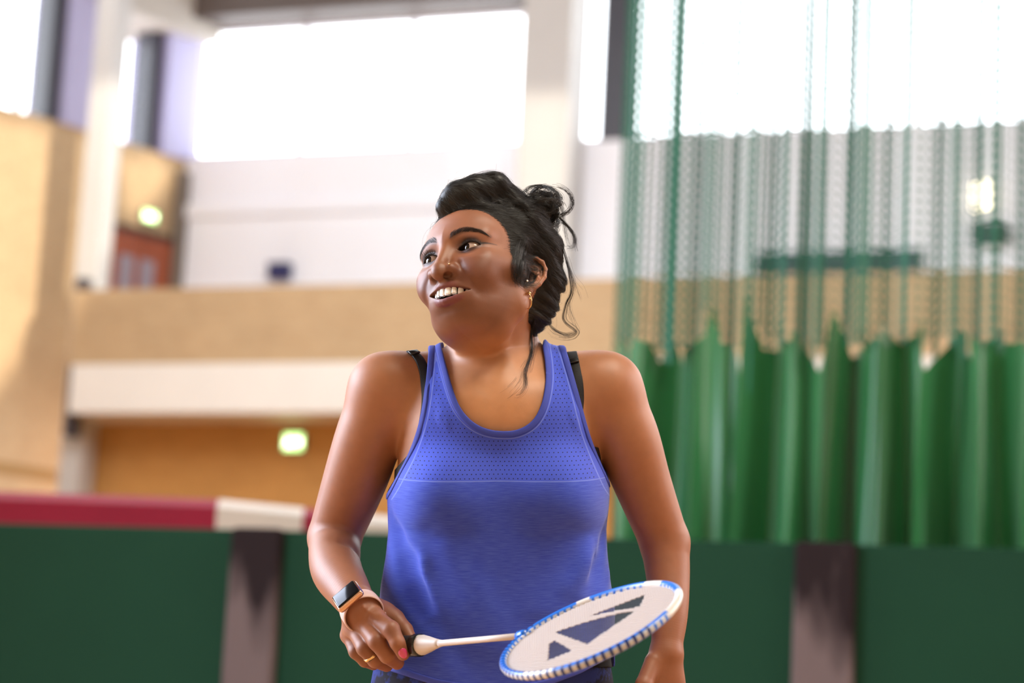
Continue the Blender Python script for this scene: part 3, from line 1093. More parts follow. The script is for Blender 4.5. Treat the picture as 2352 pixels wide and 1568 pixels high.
# right hand, closed on the racket handle
RH = {
    'index': ([(864, 1420, -.133), (898, 1445, -.164), (913, 1476, -.171), (926, 1502, -.164)], [20, 18.5, 16.5, 14]),
    'middle': ([(838, 1433, -.124), (866, 1472, -.156), (890, 1504, -.152), (912, 1521, -.128)], [20, 19.5, 18.5, 16]),
    'ring': ([(814, 1445, -.110), (838, 1488, -.138), (862, 1516, -.132), (888, 1527, -.108)], [18.5, 18, 16.5, 15]),
    'little': ([(801, 1458, -.092), (818, 1496, -.112), (838, 1517, -.105), (858, 1526, -.088)], [16.5, 15.5, 14, 12.5]),
    'thumb': ([(872, 1400, -.090), (908, 1420, -.098), (931, 1446, -.112), (944, 1466, -.124)], [21, 19, 16.5, 13]),
}
# left hand, hanging open beside the hip
LH = {
    'index': ([(1488, 1625, -.035), (1484, 1690, -.040), (1490, 1735, -.030), (1497, 1768, -.018)], [17, 15.5, 14, 12]),
    'middle': ([(1512, 1634, -.030), (1510, 1705, -.032), (1514, 1755, -.020), (1520, 1792, -.006)], [17, 15.5, 14, 12]),
    'ring': ([(1537, 1632, -.022), (1537, 1698, -.022), (1539, 1745, -.010), (1543, 1780, .004)], [16.5, 15, 13.5, 12]),
    'little': ([(1560, 1620, -.012), (1563, 1672, -.010), (1563, 1708, .000), (1564, 1736, .012)], [15, 13, 12, 10.5]),
    'thumb': ([(1500, 1520, -.035), (1479, 1572, -.055), (1474, 1622, -.058), (1480, 1660, -.050)], [20, 19, 16.5, 13]),
}


def hand_sdf(P, H, wrist, wr, kpalm=0.010):
    w = C(*wrist)
    d = None
    for n in ('index', 'middle', 'ring', 'little'):
        pts, rad = H[n]
        a = C(*pts[0])
        e = rcone(P, w, a, cpx(wr), cpx(rad[0] + 3))
        d = e if d is None else smin(d, e, kpalm)
    for n, (pts, rad) in H.items():
        p = [C(*q) for q in pts]
        e = chain(P, p, [cpx(r) for r in rad], 0.003)
        e = e - 0.0012 * gauss(P, p[1], (.008, .008, .008))
        d = smin(d, e, 0.0045 if n != 'thumb' else 0.012)
    return d


def rhand(P):
    d = hand_sdf(P, RH, (828, 1398, -.112), 36)
    d = smin(d, rcone(P, C(828, 1398, -.112), C(880, 1408, -.098), cpx(34), cpx(24)), .012)
    for n in ('index', 'middle', 'ring', 'little'):
        a = C(*RH[n][0][0]); b = C(838, 1402, -.125)
        m = rcone(P, a + np.array([0, .004, .012]), b + np.array([0, .006, .016]), .0, .0)
        d = d - 0.0011 * np.exp(-(m / .0035) ** 2)
    return d


def lhand(P):
    d = hand_sdf(P, LH, (1530, 1505, -.018), 32)
    return smin(d, ell(P, C(1524, 1580, -.022), (cpx(46), cpx(66), .017)), .012)


def blend_k(P):
    t = np.clip((P[:, 1] - C(0, 1110)[1]) / (C(0, 800)[1] - C(0, 1110)[1]), 0, 1)
    return (.008 + .042 * t * t * (3 - 2 * t)).astype(np.float32)


def body_sdf(P):
    P = P.astype(np.float32)
    px, py = project(P)
    d = core_sdf(P)
    m = np.exp(-(chain(P, SCM, [0, 0, 0], .01) / .016) ** 2)
    d = d - .0045 * m
    for c in CLAV:
        d = d - .0028 * np.exp(-(chain(P, c, [0, 0, 0], .01) / .019) ** 2)
    d = d + .006 * gauss(P, C(1122, 905, -.06), (.014, .016, .03))
    for A, Fo, s in ((ARM_R, FORE_R, -1), (ARM_L, FORE_L, 1)):
        a = smin(arm(P, A), arm(P, Fo), 0.008)
        # blend strongly at the shoulder, hardly at all below the armpit
        k = blend_k(P)
        d = smin(d, a, k)
    # folds in front of the armpits
    for L in ((C(903, 965, -.035), C(912, 1010, -.035), C(922, 1066, -.03)), (C(1404, 985, -.035), C(1406, 1030, -.035), C(1396, 1072, -.03))):
        d = d + .010 * np.exp(-(chain(P, L, [0, 0, 0]) / .008) ** 2)
    for L, h in (((C(1468, 1268, -.01), C(1500, 1240, -.03), C(1536, 1214, -.03)), .006), ((C(742, 1210, .0), C(785, 1228, .0), C(818, 1272, .02)), .007)):
        d = d + h * np.exp(-(chain(P, L, [0, 0, 0]) / .012) ** 2)
    m = py < 1000
    if m.any():
        hd = head_sdf(P[m]); d = d.copy()
        d[m] = smin(d[m], hd, 0.017)
    for fn, x0, x1, y0, y1 in ((rhand, 740, 1010, 1330, 1600), (lhand, 1400, 1640, 1440, 1860)):
        m = (px > x0) & (px < x1) & (py > y0) & (py < y1)
        if m.any():
            d = d.copy(); d[m] = smin(d[m], fn(P[m]), 0.008)
    return d


def mesh_grid(fine):
    s = 1.0 if fine else 1.8
    X = lambda p: C(p, 784)[0]; Y = lambda p: C(1176, p)[1]
    xs = axis_steps([(X(650), X(780), .004 * s), (X(780), X(945), .0014 * s), (X(945), X(1140), .00085 * s), (X(1140), X(1270), .0012 * s),
                     (X(1270), X(1450), .004 * s), (X(1450), X(1580), .002 * s), (X(1580), X(1620), .004 * s)])
    ys = axis_steps([(Y(1860), Y(1620), .004 * s), (Y(1620), Y(1540), .0025 * s), (Y(1540), Y(1370), .0014 * s), (Y(1370), Y(830), .0045 * s),
                     (Y(830), Y(770), .002 * s), (Y(770), Y(480), .00085 * s), (Y(480), Y(380), .0022 * s)])
    zs = axis_steps([(-D0 - .19, -D0 - .06, .005 * s), (-D0 - .06, -D0 + .015, .0022 * s), (-D0 + .015, -D0 + .14, .0010 * s), (-D0 + .14, -D0 + .20, .0016 * s)])
    return xs, ys, zs
FINE = True


# ---------------------------------------------------------------- skin
def attr_material(name, rough, sss=0.0, spec=0.5, noise=0.06, nscale=90.0, bump=0.0, bscale=700.0, sheen=0.0):
    m = bpy.data.materials.new(name); m.use_nodes = True
    nt = m.node_tree; p = nt.nodes['Principled BSDF']
    at = nt.nodes.new('ShaderNodeAttribute'); at.attribute_name = 'tint'
    tc = nt.nodes.new('ShaderNodeTexCoord')
    n = nt.nodes.new('ShaderNodeTexNoise'); n.inputs['Scale'].default_value = nscale; n.inputs['Detail'].default_value = 6
    r = nt.nodes.new('ShaderNodeMapRange'); r.inputs['To Min'].default_value = 1 - noise * 2; r.inputs['To Max'].default_value = 1 + noise * 2
    mx = nt.nodes.new('ShaderNodeMix'); mx.data_type = 'RGBA'; mx.blend_type = 'MULTIPLY'; mx.inputs[0].default_value = 1
    nt.links.new(tc.outputs['Object'], n.inputs['Vector']); nt.links.new(n.outputs['Fac'], r.inputs['Value'])
    nt.links.new(at.outputs['Color'], mx.inputs[6]); nt.links.new(r.outputs['Result'], mx.inputs[7])
    nt.links.new(mx.outputs[2], p.inputs['Base Color'])
    p.inputs['Roughness'].default_value = rough
    p.inputs['Specular IOR Level'].default_value = spec
    p.inputs['Subsurface Weight'].default_value = sss
    p.inputs['Subsurface Radius'].default_value = (1.0, 0.35, 0.2)
    p.inputs['Subsurface Scale'].default_value = 0.006
    p.inputs['Sheen Weight'].default_value = sheen
    if bump:
        n2 = nt.nodes.new('ShaderNodeTexNoise'); n2.inputs['Scale'].default_value = bscale; n2.inputs['Detail'].default_value = 3
        b = nt.nodes.new('ShaderNodeBump'); b.inputs['Strength'].default_value = bump; b.inputs['Distance'].default_value = 0.0006
        nt.links.new(tc.outputs['Object'], n2.inputs['Vector']); nt.links.new(n2.outputs['Fac'], b.inputs['Height'])
        nt.links.new(b.outputs['Normal'], p.inputs['Normal'])
    return m


def set_attr(o, name, rgb):
    a = o.data.attributes.new(name, 'FLOAT_COLOR', 'POINT')
    v = np.ones((len(o.data.vertices), 4), np.float32); v[:, :3] = rgb
    a.data.foreach_set('color', v.ravel())


M_SKIN = attr_material('skin', 0.50, sss=0.10, spec=0.52, noise=0.06, nscale=60, bump=0.16, bscale=1100.0)
SKIN = np.array(srgb(152, 99, 70)); SKIN_D = np.array(srgb(124, 78, 60)); CHEST = np.array(srgb(190, 136, 92))


def skin_tint(V):
    px, py = project(V)
    col = np.tile(SKIN, (len(V), 1))
    def mix(c, w):
        w = np.clip(w, 0, 1)[:, None]
        col[:] = col * (1 - w) + np.asarray(c) * w
    # paler chest and shoulders, darker forearms and hands
    mix(CHEST, 0.9 * gauss(V, C(1140, 930, -.05), (.12, .075, .10)))
    mix(SKIN_D, 0.25 * np.clip((py - 1100) / 300, 0, 1))
    # knuckles
    m = (px > 740) & (px < 1010) & (py > 1330)
    if m.any():
        w = np.zeros(len(V)); 
        for n in ('index', 'middle', 'ring', 'little'):
            w = np.maximum(w, gauss(V, C(*RH[n][0][1]), (.008, .008, .010)))
        mix(srgb(88, 54, 46), 0.55 * w * m)
    h = (py < 830) & (px > 900) & (px < 1340)
    p = to_head(V[h].astype(np.float32)); q = mirror(p)
    sub = col[h]
    def hm(c, w):
        w = np.clip(w, 0, 1)[:, None]
        sub[:] = sub * (1 - w) + np.asarray(c) * w
    lx = p[:, 0]
    hm(srgb(104, 63, 44), .78 * np.clip((p[:, 1] + 112) / 45, 0, 1) * np.clip((92 - np.abs(lx)) / 20, 0, 1) * np.clip((p[:, 2] + 10) / 40, 0, 1) * np.clip((40 - p[:, 1]) / 50, .35, 1))  # face darkened, most over its lower part: shading put into the colour
    hm(srgb(150, 96, 62), .6 * gauss(q, (6, 8, 92), (11, 22, 14)))  # nose bridge lightened: highlight put into the colour
    hm(srgb(146, 90, 62), .5 * gauss(q, (30, 4, 80), (15, 7, 14)))  # bright patch below the eye, a painted highlight
    hm(srgb(86, 50, 38), .6 * gauss(q, (26, -20, 82), (6, 9, 10)))  # darker beside the smile fold: shade put into the colour
    hm(srgb(88, 52, 40), .5 * gauss(p, (0, -60, 76), (20, 5, 14)))  # painted shade under the lower lip
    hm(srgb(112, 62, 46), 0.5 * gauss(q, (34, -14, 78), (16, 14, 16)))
    # eye shadow, liner
    e = q - EYE
    up, lo = lid_curves(e[:, 0])
    front = (e[:, 2] > -2) & (np.abs(e[:, 0]) < 30)
    hm(srgb(36, 23, 23), front * 0.95 * np.exp(-((e[:, 0] - 2) / 16) ** 4) * np.exp(-((e[:, 1] - up - 2.5) / 4.6) ** 2))
    hm(srgb(46, 29, 30), front * 0.9 * np.exp(-((e[:, 0] - 1) / 15) ** 4) * np.exp(-((e[:, 1] - lo + 2.5) / 3.0) ** 2))
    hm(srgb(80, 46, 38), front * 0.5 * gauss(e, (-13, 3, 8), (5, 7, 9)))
    r_e = np.sqrt((e * e).sum(1))
    near = front & (r_e < 19) & (np.abs(e[:, 0]) < 15.5)
    tk = 1.5 + .055 * (e[:, 0] + 15)
    hm(srgb(24, 17, 17), .95 * near * (e[:, 1] > 0) * np.clip(1.3 - (e[:, 1] - up) / tk, 0, 1))
    hm(srgb(32, 22, 22), .85 * near * (e[:, 1] < .09 * e[:, 0]) * np.clip(1.2 - (lo - e[:, 1]) / 1.3, 0, 1))
    q2 = q * np.array([1, 1, 0], np.float32)
    wing = chain(q2, [(41, 25.5, 0), (47, 25.5, 0), (58, 27.5, 0)], [1.6, 1.5, .3])
    hm(srgb(30, 22, 24), .9 * (q[:, 2] > 45) * np.clip(.5 - wing / 1.2, 0, 1))
    hm(srgb(44, 24, 20), .8 * gauss(q, (9.8, -20.6, 91), (5, 3, 4)))  # nostril darkened: shade of the cavity put into the colour
    # brows
    brow = chain(q, BROW, [3.4, 4.0, 4.0, 3.4, 2.4, 1.2])
    hm(srgb(48, 30, 25), 0.7 * np.clip(0.5 - brow / 4.0, 0, 1))
    # lips and the inside of the mouth
    qm = smile(q, p)
    lu = chain(qm, LIP_U, LIP_UR); ll = chain(qm, LIP_L, LIP_LR)
    lip = np.minimum(lu, ll)
    hm(srgb(112, 54, 54), 0.9 * np.clip(0.5 - (lip - 0.6) / 1.6, 0, 1))
    inside = (p[:, 2] < m_z(lx) - 6.5) & (np.abs(lx) < MW + 2) & (p[:, 1] < -30) & (p[:, 1] > -54) & (p[:, 2] > 40)
    hm(srgb(46, 16, 16), inside.astype(float))
    # darker neck crease and ear bowl tone
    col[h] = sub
    return col


BROW = [(11, 37.2, 87), (17, 40.6, 87), (26, 44.3, 85), (36, 44.6, 81), (46, 41.8, 73), (55, 36.0, 63)]

person = empty('person', to_world(C(1130, 1600, .03)[None])[0] * np.array([1, 1, 0]))
tag(person, 'smiling woman in a royal blue tank top holding a racket, looking aside', 'person')


def put(name, V, F, m, parent=None, smooth=True):
    return mesh_obj(name, to_world(np.asarray(V, float)), F, m, parent or person, smooth)


xs, ys, zs = mesh_grid(FINE)
V, F = surface(body_sdf, xs, ys, zs)
V = polish(body_sdf, V, .0012, 1)
BV = V
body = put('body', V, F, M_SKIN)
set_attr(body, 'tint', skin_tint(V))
body.data.normals_split_custom_set_from_vertices((grad(body_sdf, V, .0011) @ CR.T.astype(np.float32)).tolist())

# ---------------------------------------------------------------- eyes
def eye_material():
    m = bpy.data.materials.new('eye'); m.use_nodes = True
    nt = m.node_tree; p = nt.nodes['Principled BSDF']
    at = nt.nodes.new('ShaderNodeAttribute'); at.attribute_name = 'tint'
    nt.links.new(at.outputs['Color'], p.inputs['Base Color'])
    p.inputs['Roughness'].default_value = 0.12
    p.inputs['Coat Weight'].default_value = 0.5; p.inputs['Coat Roughness'].default_value = 0.02
    return m


M_EYE = eye_material()
GAZE = rot('Y', -17) @ rot('X', 2)
for s in (1, -1):
    n, k = 64, 48
    th = np.concatenate([np.linspace(0, 0.62, 30), np.linspace(0.66, np.pi, 20)]); ph = np.linspace(0, 2 * np.pi, n, endpoint=False)
    Vs, Cs, Fs = [], [], []
    for i, t in enumerate(th):
        rr = EYE_R + 0.9 * max(0, 1 - (t / 0.5) ** 2)
        for a in ph:
            Vs.append((rr * math.sin(t) * math.cos(a), rr * math.sin(t) * math.sin(a), rr * math.cos(t)))
            if t < 0.20: c = srgb(8, 6, 6)
            elif t < 0.47: c = np.array(srgb(20, 12, 9)) * (0.7 + 0.5 * random.random())
            elif t < 0.52: c = srgb(24, 16, 14)
            else: c = srgb(182, 158, 142)
            Cs.append(c)
    for i in range(len(th) - 1):
        for j in range(n):
            Fs.append((i * n + j, (i + 1) * n + j, (i + 1) * n + (j + 1) % n, i * n + (j + 1) % n))
    Vs = np.array(Vs) @ GAZE.T + EYE * np.array([s, 1, 1])
    o = put('eye', from_head(Vs), Fs, M_EYE, body)
    set_attr(o, 'tint', np.array(Cs))

# ---------------------------------------------------------------- teeth
M_TOOTH = mat('tooth enamel', srgb(246, 242, 234), rough=0.25, spec=0.6)
M_TOOTH.node_tree.nodes['Principled BSDF'].inputs['Subsurface Weight'].default_value = 0.1
M_TOOTH.node_tree.nodes['Principled BSDF'].inputs['Subsurface Scale'].default_value = 0.002
widths = [8.8, 7.2, 7.8, 7.2, 6.8, 8.0]
heights = [11.5, 10.6, 10.4, 9.0, 8.0, 7.4]
parts = []
for s in (1, -1):
    pos = 0.0
    for w, h in zip(widths, heights):
        xm = pos + w / 2; pos += w * 0.985
        # along the dental arch
        A = lambda x: np.array([x * (1 - 0.000075 * x * x), 0, 83.0 - 0.0205 * x * x])
        c = A(xm); tdir = A(xm + .5) - A(xm - .5); tdir /= np.linalg.norm(tdir); nrm = np.array([-tdir[2], 0, tdir[0]])
        top = -31.5 - 4.0 * (xm / MW) ** 2
        U = np.linspace(-1, 1, 11); W = np.linspace(0, 1, 13)
        Vt, Ft = [], []
        for side in (1, -1):
            for v in W:
                for u in U:
                    half = w / 2 * (0.86 + 0.14 * math.sin(min(v * 1.5, 1) * math.pi / 2)) * (1 - 0.10 * max(0, (v - 0.8) / 0.2) ** 2)
                    bulge = 2.2 * (1 - abs(u) ** 3.0) ** 0.5 * (1 - max(0, (v - 0.75) / 0.25) ** 3 * 0.75) if side > 0 else -2.2
                    yy = top - h * v + (0.7 * u * u if v > 0.9 else 0)
                    P3 = c + tdir * (u * half) + nrm * bulge + np.array([0, yy, 0])
                    Vt.append((P3[0] * s, P3[1] + lift(P3[0] * s, -42.0), P3[2]))
        nU, nW = len(U), len(W); o2 = nU * nW
        idx = lambda side, i, j: side * o2 + i * nU + j
        for i in range(nW - 1):
            for j in range(nU - 1):
                Ft.append((idx(0, i, j), idx(0, i + 1, j), idx(0, i + 1, j + 1), idx(0, i, j + 1)))
                Ft.append((idx(1, i, j), idx(1, i, j + 1), idx(1, i + 1, j + 1), idx(1, i + 1, j)))
            for j in (0, nU - 1):
                Ft.append((idx(0, i, j), idx(1, i, j), idx(1, i + 1, j), idx(0, i + 1, j)))
        for j in range(nU - 1):
            for i in (0, nW - 1):
                Ft.append((idx(0, i, j), idx(0, i, j + 1), idx(1, i, j + 1), idx(1, i, j)))
        parts.append((from_head(np.array(Vt)), Ft))
Vt, Ft = merge(parts)
put('teeth', Vt, Ft, M_TOOTH, body)


# ---------------------------------------------------------------- tank top
NECKLINE = [(1008, 772), (1016, 808), (1027, 850), (1038, 890), (1052, 928), (1070, 955), (1095, 976), (1122, 987), (1150, 991),
            (1180, 990), (1205, 981), (1226, 964), (1240, 940), (1249, 910), (1254, 870), (1252, 830), (1246, 792)]
ARM_L_EDGE = [(988, 782), (985, 815), (982, 860), (976, 915), (968, 960), (956, 1003), (940, 1045), (920, 1085), (898, 1125), (880, 1150)]
ARM_R_EDGE = [(1292, 790), (1302, 815), (1314, 855), (1327, 905), (1338, 950), (1352, 1000), (1370, 1048), (1388, 1090), (1402, 1118), (1420, 1140)]
FRONT = (spline(ARM_L_EDGE, 40).tolist()[::-1] + [(1000, 740)] + spline(NECKLINE, 60).tolist() + [(1268, 740)] + spline(ARM_R_EDGE, 40).tolist()
         + [(1600, 1150), (1600, 1500), (1418, 1500), (1390, 1512), (1330, 1545), (1250, 1575), (1140, 1592), (1010, 1574), (960, 1559), (910, 1543), (868, 1529), (840, 1522), (600, 1510), (600, 1150)])
BACKP = ([(880, 1150), (920, 1085), (956, 1003), (968, 960), (982, 860), (985, 800), (985, 720), (1012, 720), (1024, 850), (1240, 850), (1256, 720), (1294, 720), (1298, 800), (1312, 860), (1336, 950), (1370, 1048), (1420, 1140)]
         + [(1600, 1150), (1600, 1530), (600, 1530), (600, 1150)])
SCY = np.array([1060, 1140, 1220, 1300, 1380, 1460, 1540, 1640])
SCXL = np.array([907, 896, 899, 884, 872, 862, 854, 852]); SCXR = np.array([1390, 1394, 1387, 1396, 1414, 1408, 1404, 1404])
SDP = np.array([.110, .122, .128, .132, .138, .142, .146, .148])
_sy = np.array([C(1176, y)[1] for y in SCY])[::-1]
FOLDS = [((896, 1195, -.03), (925, 1290, -.075), (985, 1420, -.10), -.030, .015), ((912, 1205, -.05), (955, 1300, -.095), (1030, 1450, -.12), .007, .014),
         ((1396, 1205, -.0), (1388, 1300, -.06), (1372, 1400, -.09), -.024, .012), ((1362, 1230, -.06), (1352, 1310, -.09), (1330, 1400, -.11), .006, .013),
         ((960, 1330, -.1), (1010, 1450, -.12), (1100, 1560, -.13), -.006, .016), ((1050, 1380, -.12), (1130, 1470, -.13), (1230, 1540, -.13), .004, .02),

         ((893, 1300, 0), (905, 1420, -.03), (930, 1540, -.05), .006, .009), ((1000, 1230, -.1), (1090, 1360, -.12), (1200, 1480, -.12), .0035, .018),
         ((1388, 1240, -.02), (1340, 1290, -.07), (1290, 1370, -.11), .006, .012), ((1392, 1300, .0), (1372, 1380, -.04), (1360, 1470, -.06), .006, .010),
         ((1380, 1350, -.02), (1320, 1400, -.08), (1200, 1440, -.12), -.004, .012), ((905, 1205, -.03), (1000, 1222, -.10), (1100, 1232, -.11), -.004, .014),
         ((1385, 1215, -.03), (1300, 1226, -.10), (1190, 1232, -.11), -.004, .014), ((940, 1440, -.07), (1010, 1470, -.1), (1090, 1540, -.11), .004, .011),
         ((985, 800, .0), (992, 900, -.04), (975, 1010, -.06), .0022, .005), ((1005, 880, -.04), (1020, 960, -.07), (1040, 1020, -.09), .0020, .005),
         ((1290, 860, -.03), (1318, 950, -.05), (1350, 1040, -.06), .0022, .006), ((900, 1140, -.04), (960, 1150, -.08), (1010, 1142, -.1), .002, .006)]


def upper_sdf(P):
    d = core_sdf(P)
    k = blend_k(P)
    for A in (ARM_R, ARM_L):
        d = smin(d, arm(P, A), k)
    return d


def shirt_sdf(P):
    P = P.astype(np.float32)
    d = core_sdf(P)
    y = P[:, 1]
    xl = np.interp(y, _sy, ((SCXL - CX) / FPX * (D0 + .02))[::-1]); xr = np.interp(y, _sy, ((SCXR - CX) / FPX * (D0 + .02))[::-1])
    cx = (xl + xr) / 2; a = (xr - xl) / 2 - .004; b = np.interp(y, _sy, SDP[::-1]); cz = -(D0 + .018)
    q0 = (P[:, 0] - cx) / a; q1 = (P[:, 2] - cz) / b
    n = 2.3
    k0 = (np.abs(q0) ** n + np.abs(q1) ** n) ** (1 / n)
    e = ((k0 - 1) * np.minimum(a, b)).astype(np.float32)
    e = smax(e, y - np.float32(_sy[-1]), .05)
    d = smin(d - .004, e, .025)
    for A, Bm, E2, h, w in FOLDS:
        r = chain(P, [C(*A), C(*Bm), C(*E2)], [0, 0, 0], .02)
        t = np.clip((P - C(*A).astype(np.float32)) @ (C(*E2) - C(*A)).astype(np.float32) / np.sum((C(*E2) - C(*A)) ** 2), 0, 1)
        d = d - h * np.exp(-(r / w) ** 2) * np.sin(np.pi * np.clip(t * .9 + .05, 0, 1)).astype(np.float32)
    # loose ripple of the thin cloth towards the hem
    m = y > C(0, 1000)[1]
    if m.any():
        d = d.copy(); d[m] = np.minimum(d[m], upper_sdf(P[m]) - np.float32(.0042))
    w = np.clip((C(0, 1230)[1] - y) / .18, 0, 1)
    d = d - (.0016 * w * np.sin(P[:, 0] * 70 + P[:, 1] * 34 + 3 * np.sin(P[:, 1] * 18)) * np.clip(np.abs(q0) * 1.3 - .2, 0, 1)).astype(np.float32)
    return d.astype(np.float32)


def crop(f, V, F, front, back):
    px, py = project(V)
    g = grad(f, V.astype(np.float32), .003)
    gf = sd_poly(px, py, front); gb = sd_poly(px, py, back)
    view = -V / np.linalg.norm(V, axis=1, keepdims=True)
    facing = (g * view).sum(1)
    val = np.where(facing > -.15, gf, gb)
    return clip_mesh(V, F, val)


def heather(name, base, dark):
    m = bpy.data.materials.new(name); m.use_nodes = True
    nt = m.node_tree; p = nt.nodes['Principled BSDF']; L = nt.links
    uv = nt.nodes.new('ShaderNodeUVMap'); sep = nt.nodes.new('ShaderNodeSeparateXYZ'); L.new(uv.outputs[0], sep.inputs[0])
    def math_(op, a, b=None, c=None):
        n = nt.nodes.new('ShaderNodeMath'); n.operation = op
        for i, x in enumerate((a, b, c)):
            if x is None: continue
            if isinstance(x, (int, float)): n.inputs[i].default_value = x
            else: L.new(x, n.inputs[i])
        return n.outputs[0]
    # slub of the jersey: long thin horizontal streaks
    mp = nt.nodes.new('ShaderNodeMapping'); mp.inputs['Scale'].default_value = (55, 900, 1); L.new(uv.outputs[0], mp.inputs[0])
    n1 = nt.nodes.new('ShaderNodeTexNoise'); n1.inputs['Scale'].default_value = 1; n1.inputs['Detail'].default_value = 3; L.new(mp.outputs[0], n1.inputs['Vector'])
    mr = nt.nodes.new('ShaderNodeMapRange'); mr.inputs['From Min'].default_value = .35; mr.inputs['From Max'].default_value = .72; L.new(n1.outputs['Fac'], mr.inputs['Value'])
    low = math_('LESS_THAN', sep.outputs[1], 0.0)          # below the yoke seam
    slub = math_('MULTIPLY', mr.outputs['Result'], low)
    mx = nt.nodes.new('ShaderNodeMix'); mx.data_type = 'RGBA'; L.new(math_('MULTIPLY', slub, .55), mx.inputs[0])
    yk = nt.nodes.new('ShaderNodeMix'); yk.data_type = 'RGBA'; L.new(low, yk.inputs[0]); yk.inputs[6].default_value = (*srgb(64, 84, 200), 1); yk.inputs[7].default_value = (*base, 1); L.new(yk.outputs[2], mx.inputs[6]); mx.inputs[7].default_value = (*dark, 1)
    # perforations in the yoke
    sx, sy = .0060, .0056
    row = math_('FLOOR', math_('DIVIDE', sep.outputs[1], sy))
    fx = math_('SUBTRACT', math_('FRACT', math_('ADD', math_('DIVIDE', sep.outputs[0], sx), math_('MULTIPLY', math_('PINGPONG', row, 1.0), .5))), .5)
    fy = math_('SUBTRACT', math_('FRACT', math_('DIVIDE', sep.outputs[1], sy)), .5)
    r2 = math_('ADD', math_('MULTIPLY', math_('MULTIPLY', fx, fx), sx * sx), math_('MULTIPLY', math_('MULTIPLY', fy, fy), sy * sy))
    dot = math_('MULTIPLY', math_('LESS_THAN', r2, .00078 ** 2), math_('GREATER_THAN', sep.outputs[1], .0015))
    edge = nt.nodes.new('ShaderNodeAttribute'); edge.attribute_name = 'inset'
    dot = math_('MULTIPLY', dot, math_('GREATER_THAN', edge.outputs['Fac'], 19))
    st1 = math_('LESS_THAN', math_('ABSOLUTE', math_('SUBTRACT', edge.outputs['Fac'], 15.5)), 1.3)
    st2 = math_('LESS_THAN', math_('ABSOLUTE', math_('ADD', sep.outputs[1], .0006)), .0007)
    st = math_('MULTIPLY', math_('MAXIMUM', math_('MULTIPLY', st1, math_('GREATER_THAN', sep.outputs[1], -.03)), st2), .45)
    mx0 = nt.nodes.new('ShaderNodeMix'); mx0.data_type = 'RGBA'; L.new(st, mx0.inputs[0]); L.new(mx.outputs[2], mx0.inputs[6]); mx0.inputs[7].default_value = (*srgb(130, 150, 228), 1)
    mx2 = nt.nodes.new('ShaderNodeMix'); mx2.data_type = 'RGBA'; L.new(dot, mx2.inputs[0]); L.new(mx0.outputs[2], mx2.inputs[6]); mx2.inputs[7].default_value = (0.012, 0.012, 0.03, 1)
    L.new(mx2.outputs[2], p.inputs['Base Color'])
    # fine knit relief
    w = nt.nodes.new('ShaderNodeTexNoise'); w.inputs['Scale'].default_value = 1; w.inputs['Detail'].default_value = 2
    mp2 = nt.nodes.new('ShaderNodeMapping'); mp2.inputs['Scale'].default_value = (500, 1500, 1); L.new(uv.outputs[0], mp2.inputs[0]); L.new(mp2.outputs[0], w.inputs['Vector'])
    bp_ = nt.nodes.new('ShaderNodeBump'); bp_.inputs['Strength'].default_value = .25; bp_.inputs['Distance'].default_value = .0006
    L.new(w.outputs['Fac'], bp_.inputs['Height']); L.new(bp_.outputs['Normal'], p.inputs['Normal'])
    p.inputs['Roughness'].default_value = .8; p.inputs['Specular IOR Level'].default_value = .25
    p.inputs['Sheen Weight'].default_value = .35; p.inputs['Sheen Roughness'].default_value = .4
    p.inputs['Sheen Tint'].default_value = (.6, .68, 1, 1)
    return m


BLUE = srgb(50, 70, 182)
M_SHIRT = heather('royal blue jersey', BLUE, srgb(84, 108, 205))
M_BIND = mat('blue binding', srgb(50, 66, 165), rough=.75, noise=.08, nscale=300)
M_BLACK = mat('black elastic', (0.010, 0.0095, 0.010), rough=.6, spec=.3, bump=.3, bscale=900)

X_ = lambda p: C(p, 784)[0]
Y_ = lambda p: C(1176, p)[1]
sh = 1.0 if FINE else 1.8
V, F = surface(shirt_sdf, axis_steps([(X_(780), X_(1500), .0026 * sh)]), axis_steps([(Y_(1640), Y_(1080), .0032 * sh), (Y_(1080), Y_(740), .0022 * sh)]),
               axis_steps([(-D0 - .20, -D0 + .19, .0028 * sh)]))
V, F, _ = crop(shirt_sdf, V, F, FRONT, BACKP)
V = V.astype(np.float64)
shirt = put('tank_top', V, F, M_SHIRT)
px, py = project(V)
seam = Y_(1094)
uvv = np.stack([V[:, 0] - X_(1145), V[:, 1] - seam], 1)
ul = shirt.data.uv_layers.new(name='UVMap')
li = np.empty(len(shirt.data.loops), np.int32); shirt.data.loops.foreach_get('vertex_index', li)
ul.data.foreach_set('uv', uvv[li].astype(np.float32).ravel())
ins = sd_poly(px, py, FRONT)
a = shirt.data.attributes.new('inset', 'FLOAT', 'POINT'); a.data.foreach_set('value', ins.astype(np.float32))
sm = shirt.modifiers.new('thickness', 'SOLIDIFY'); sm.thickness = .0016; sm.offset = 1
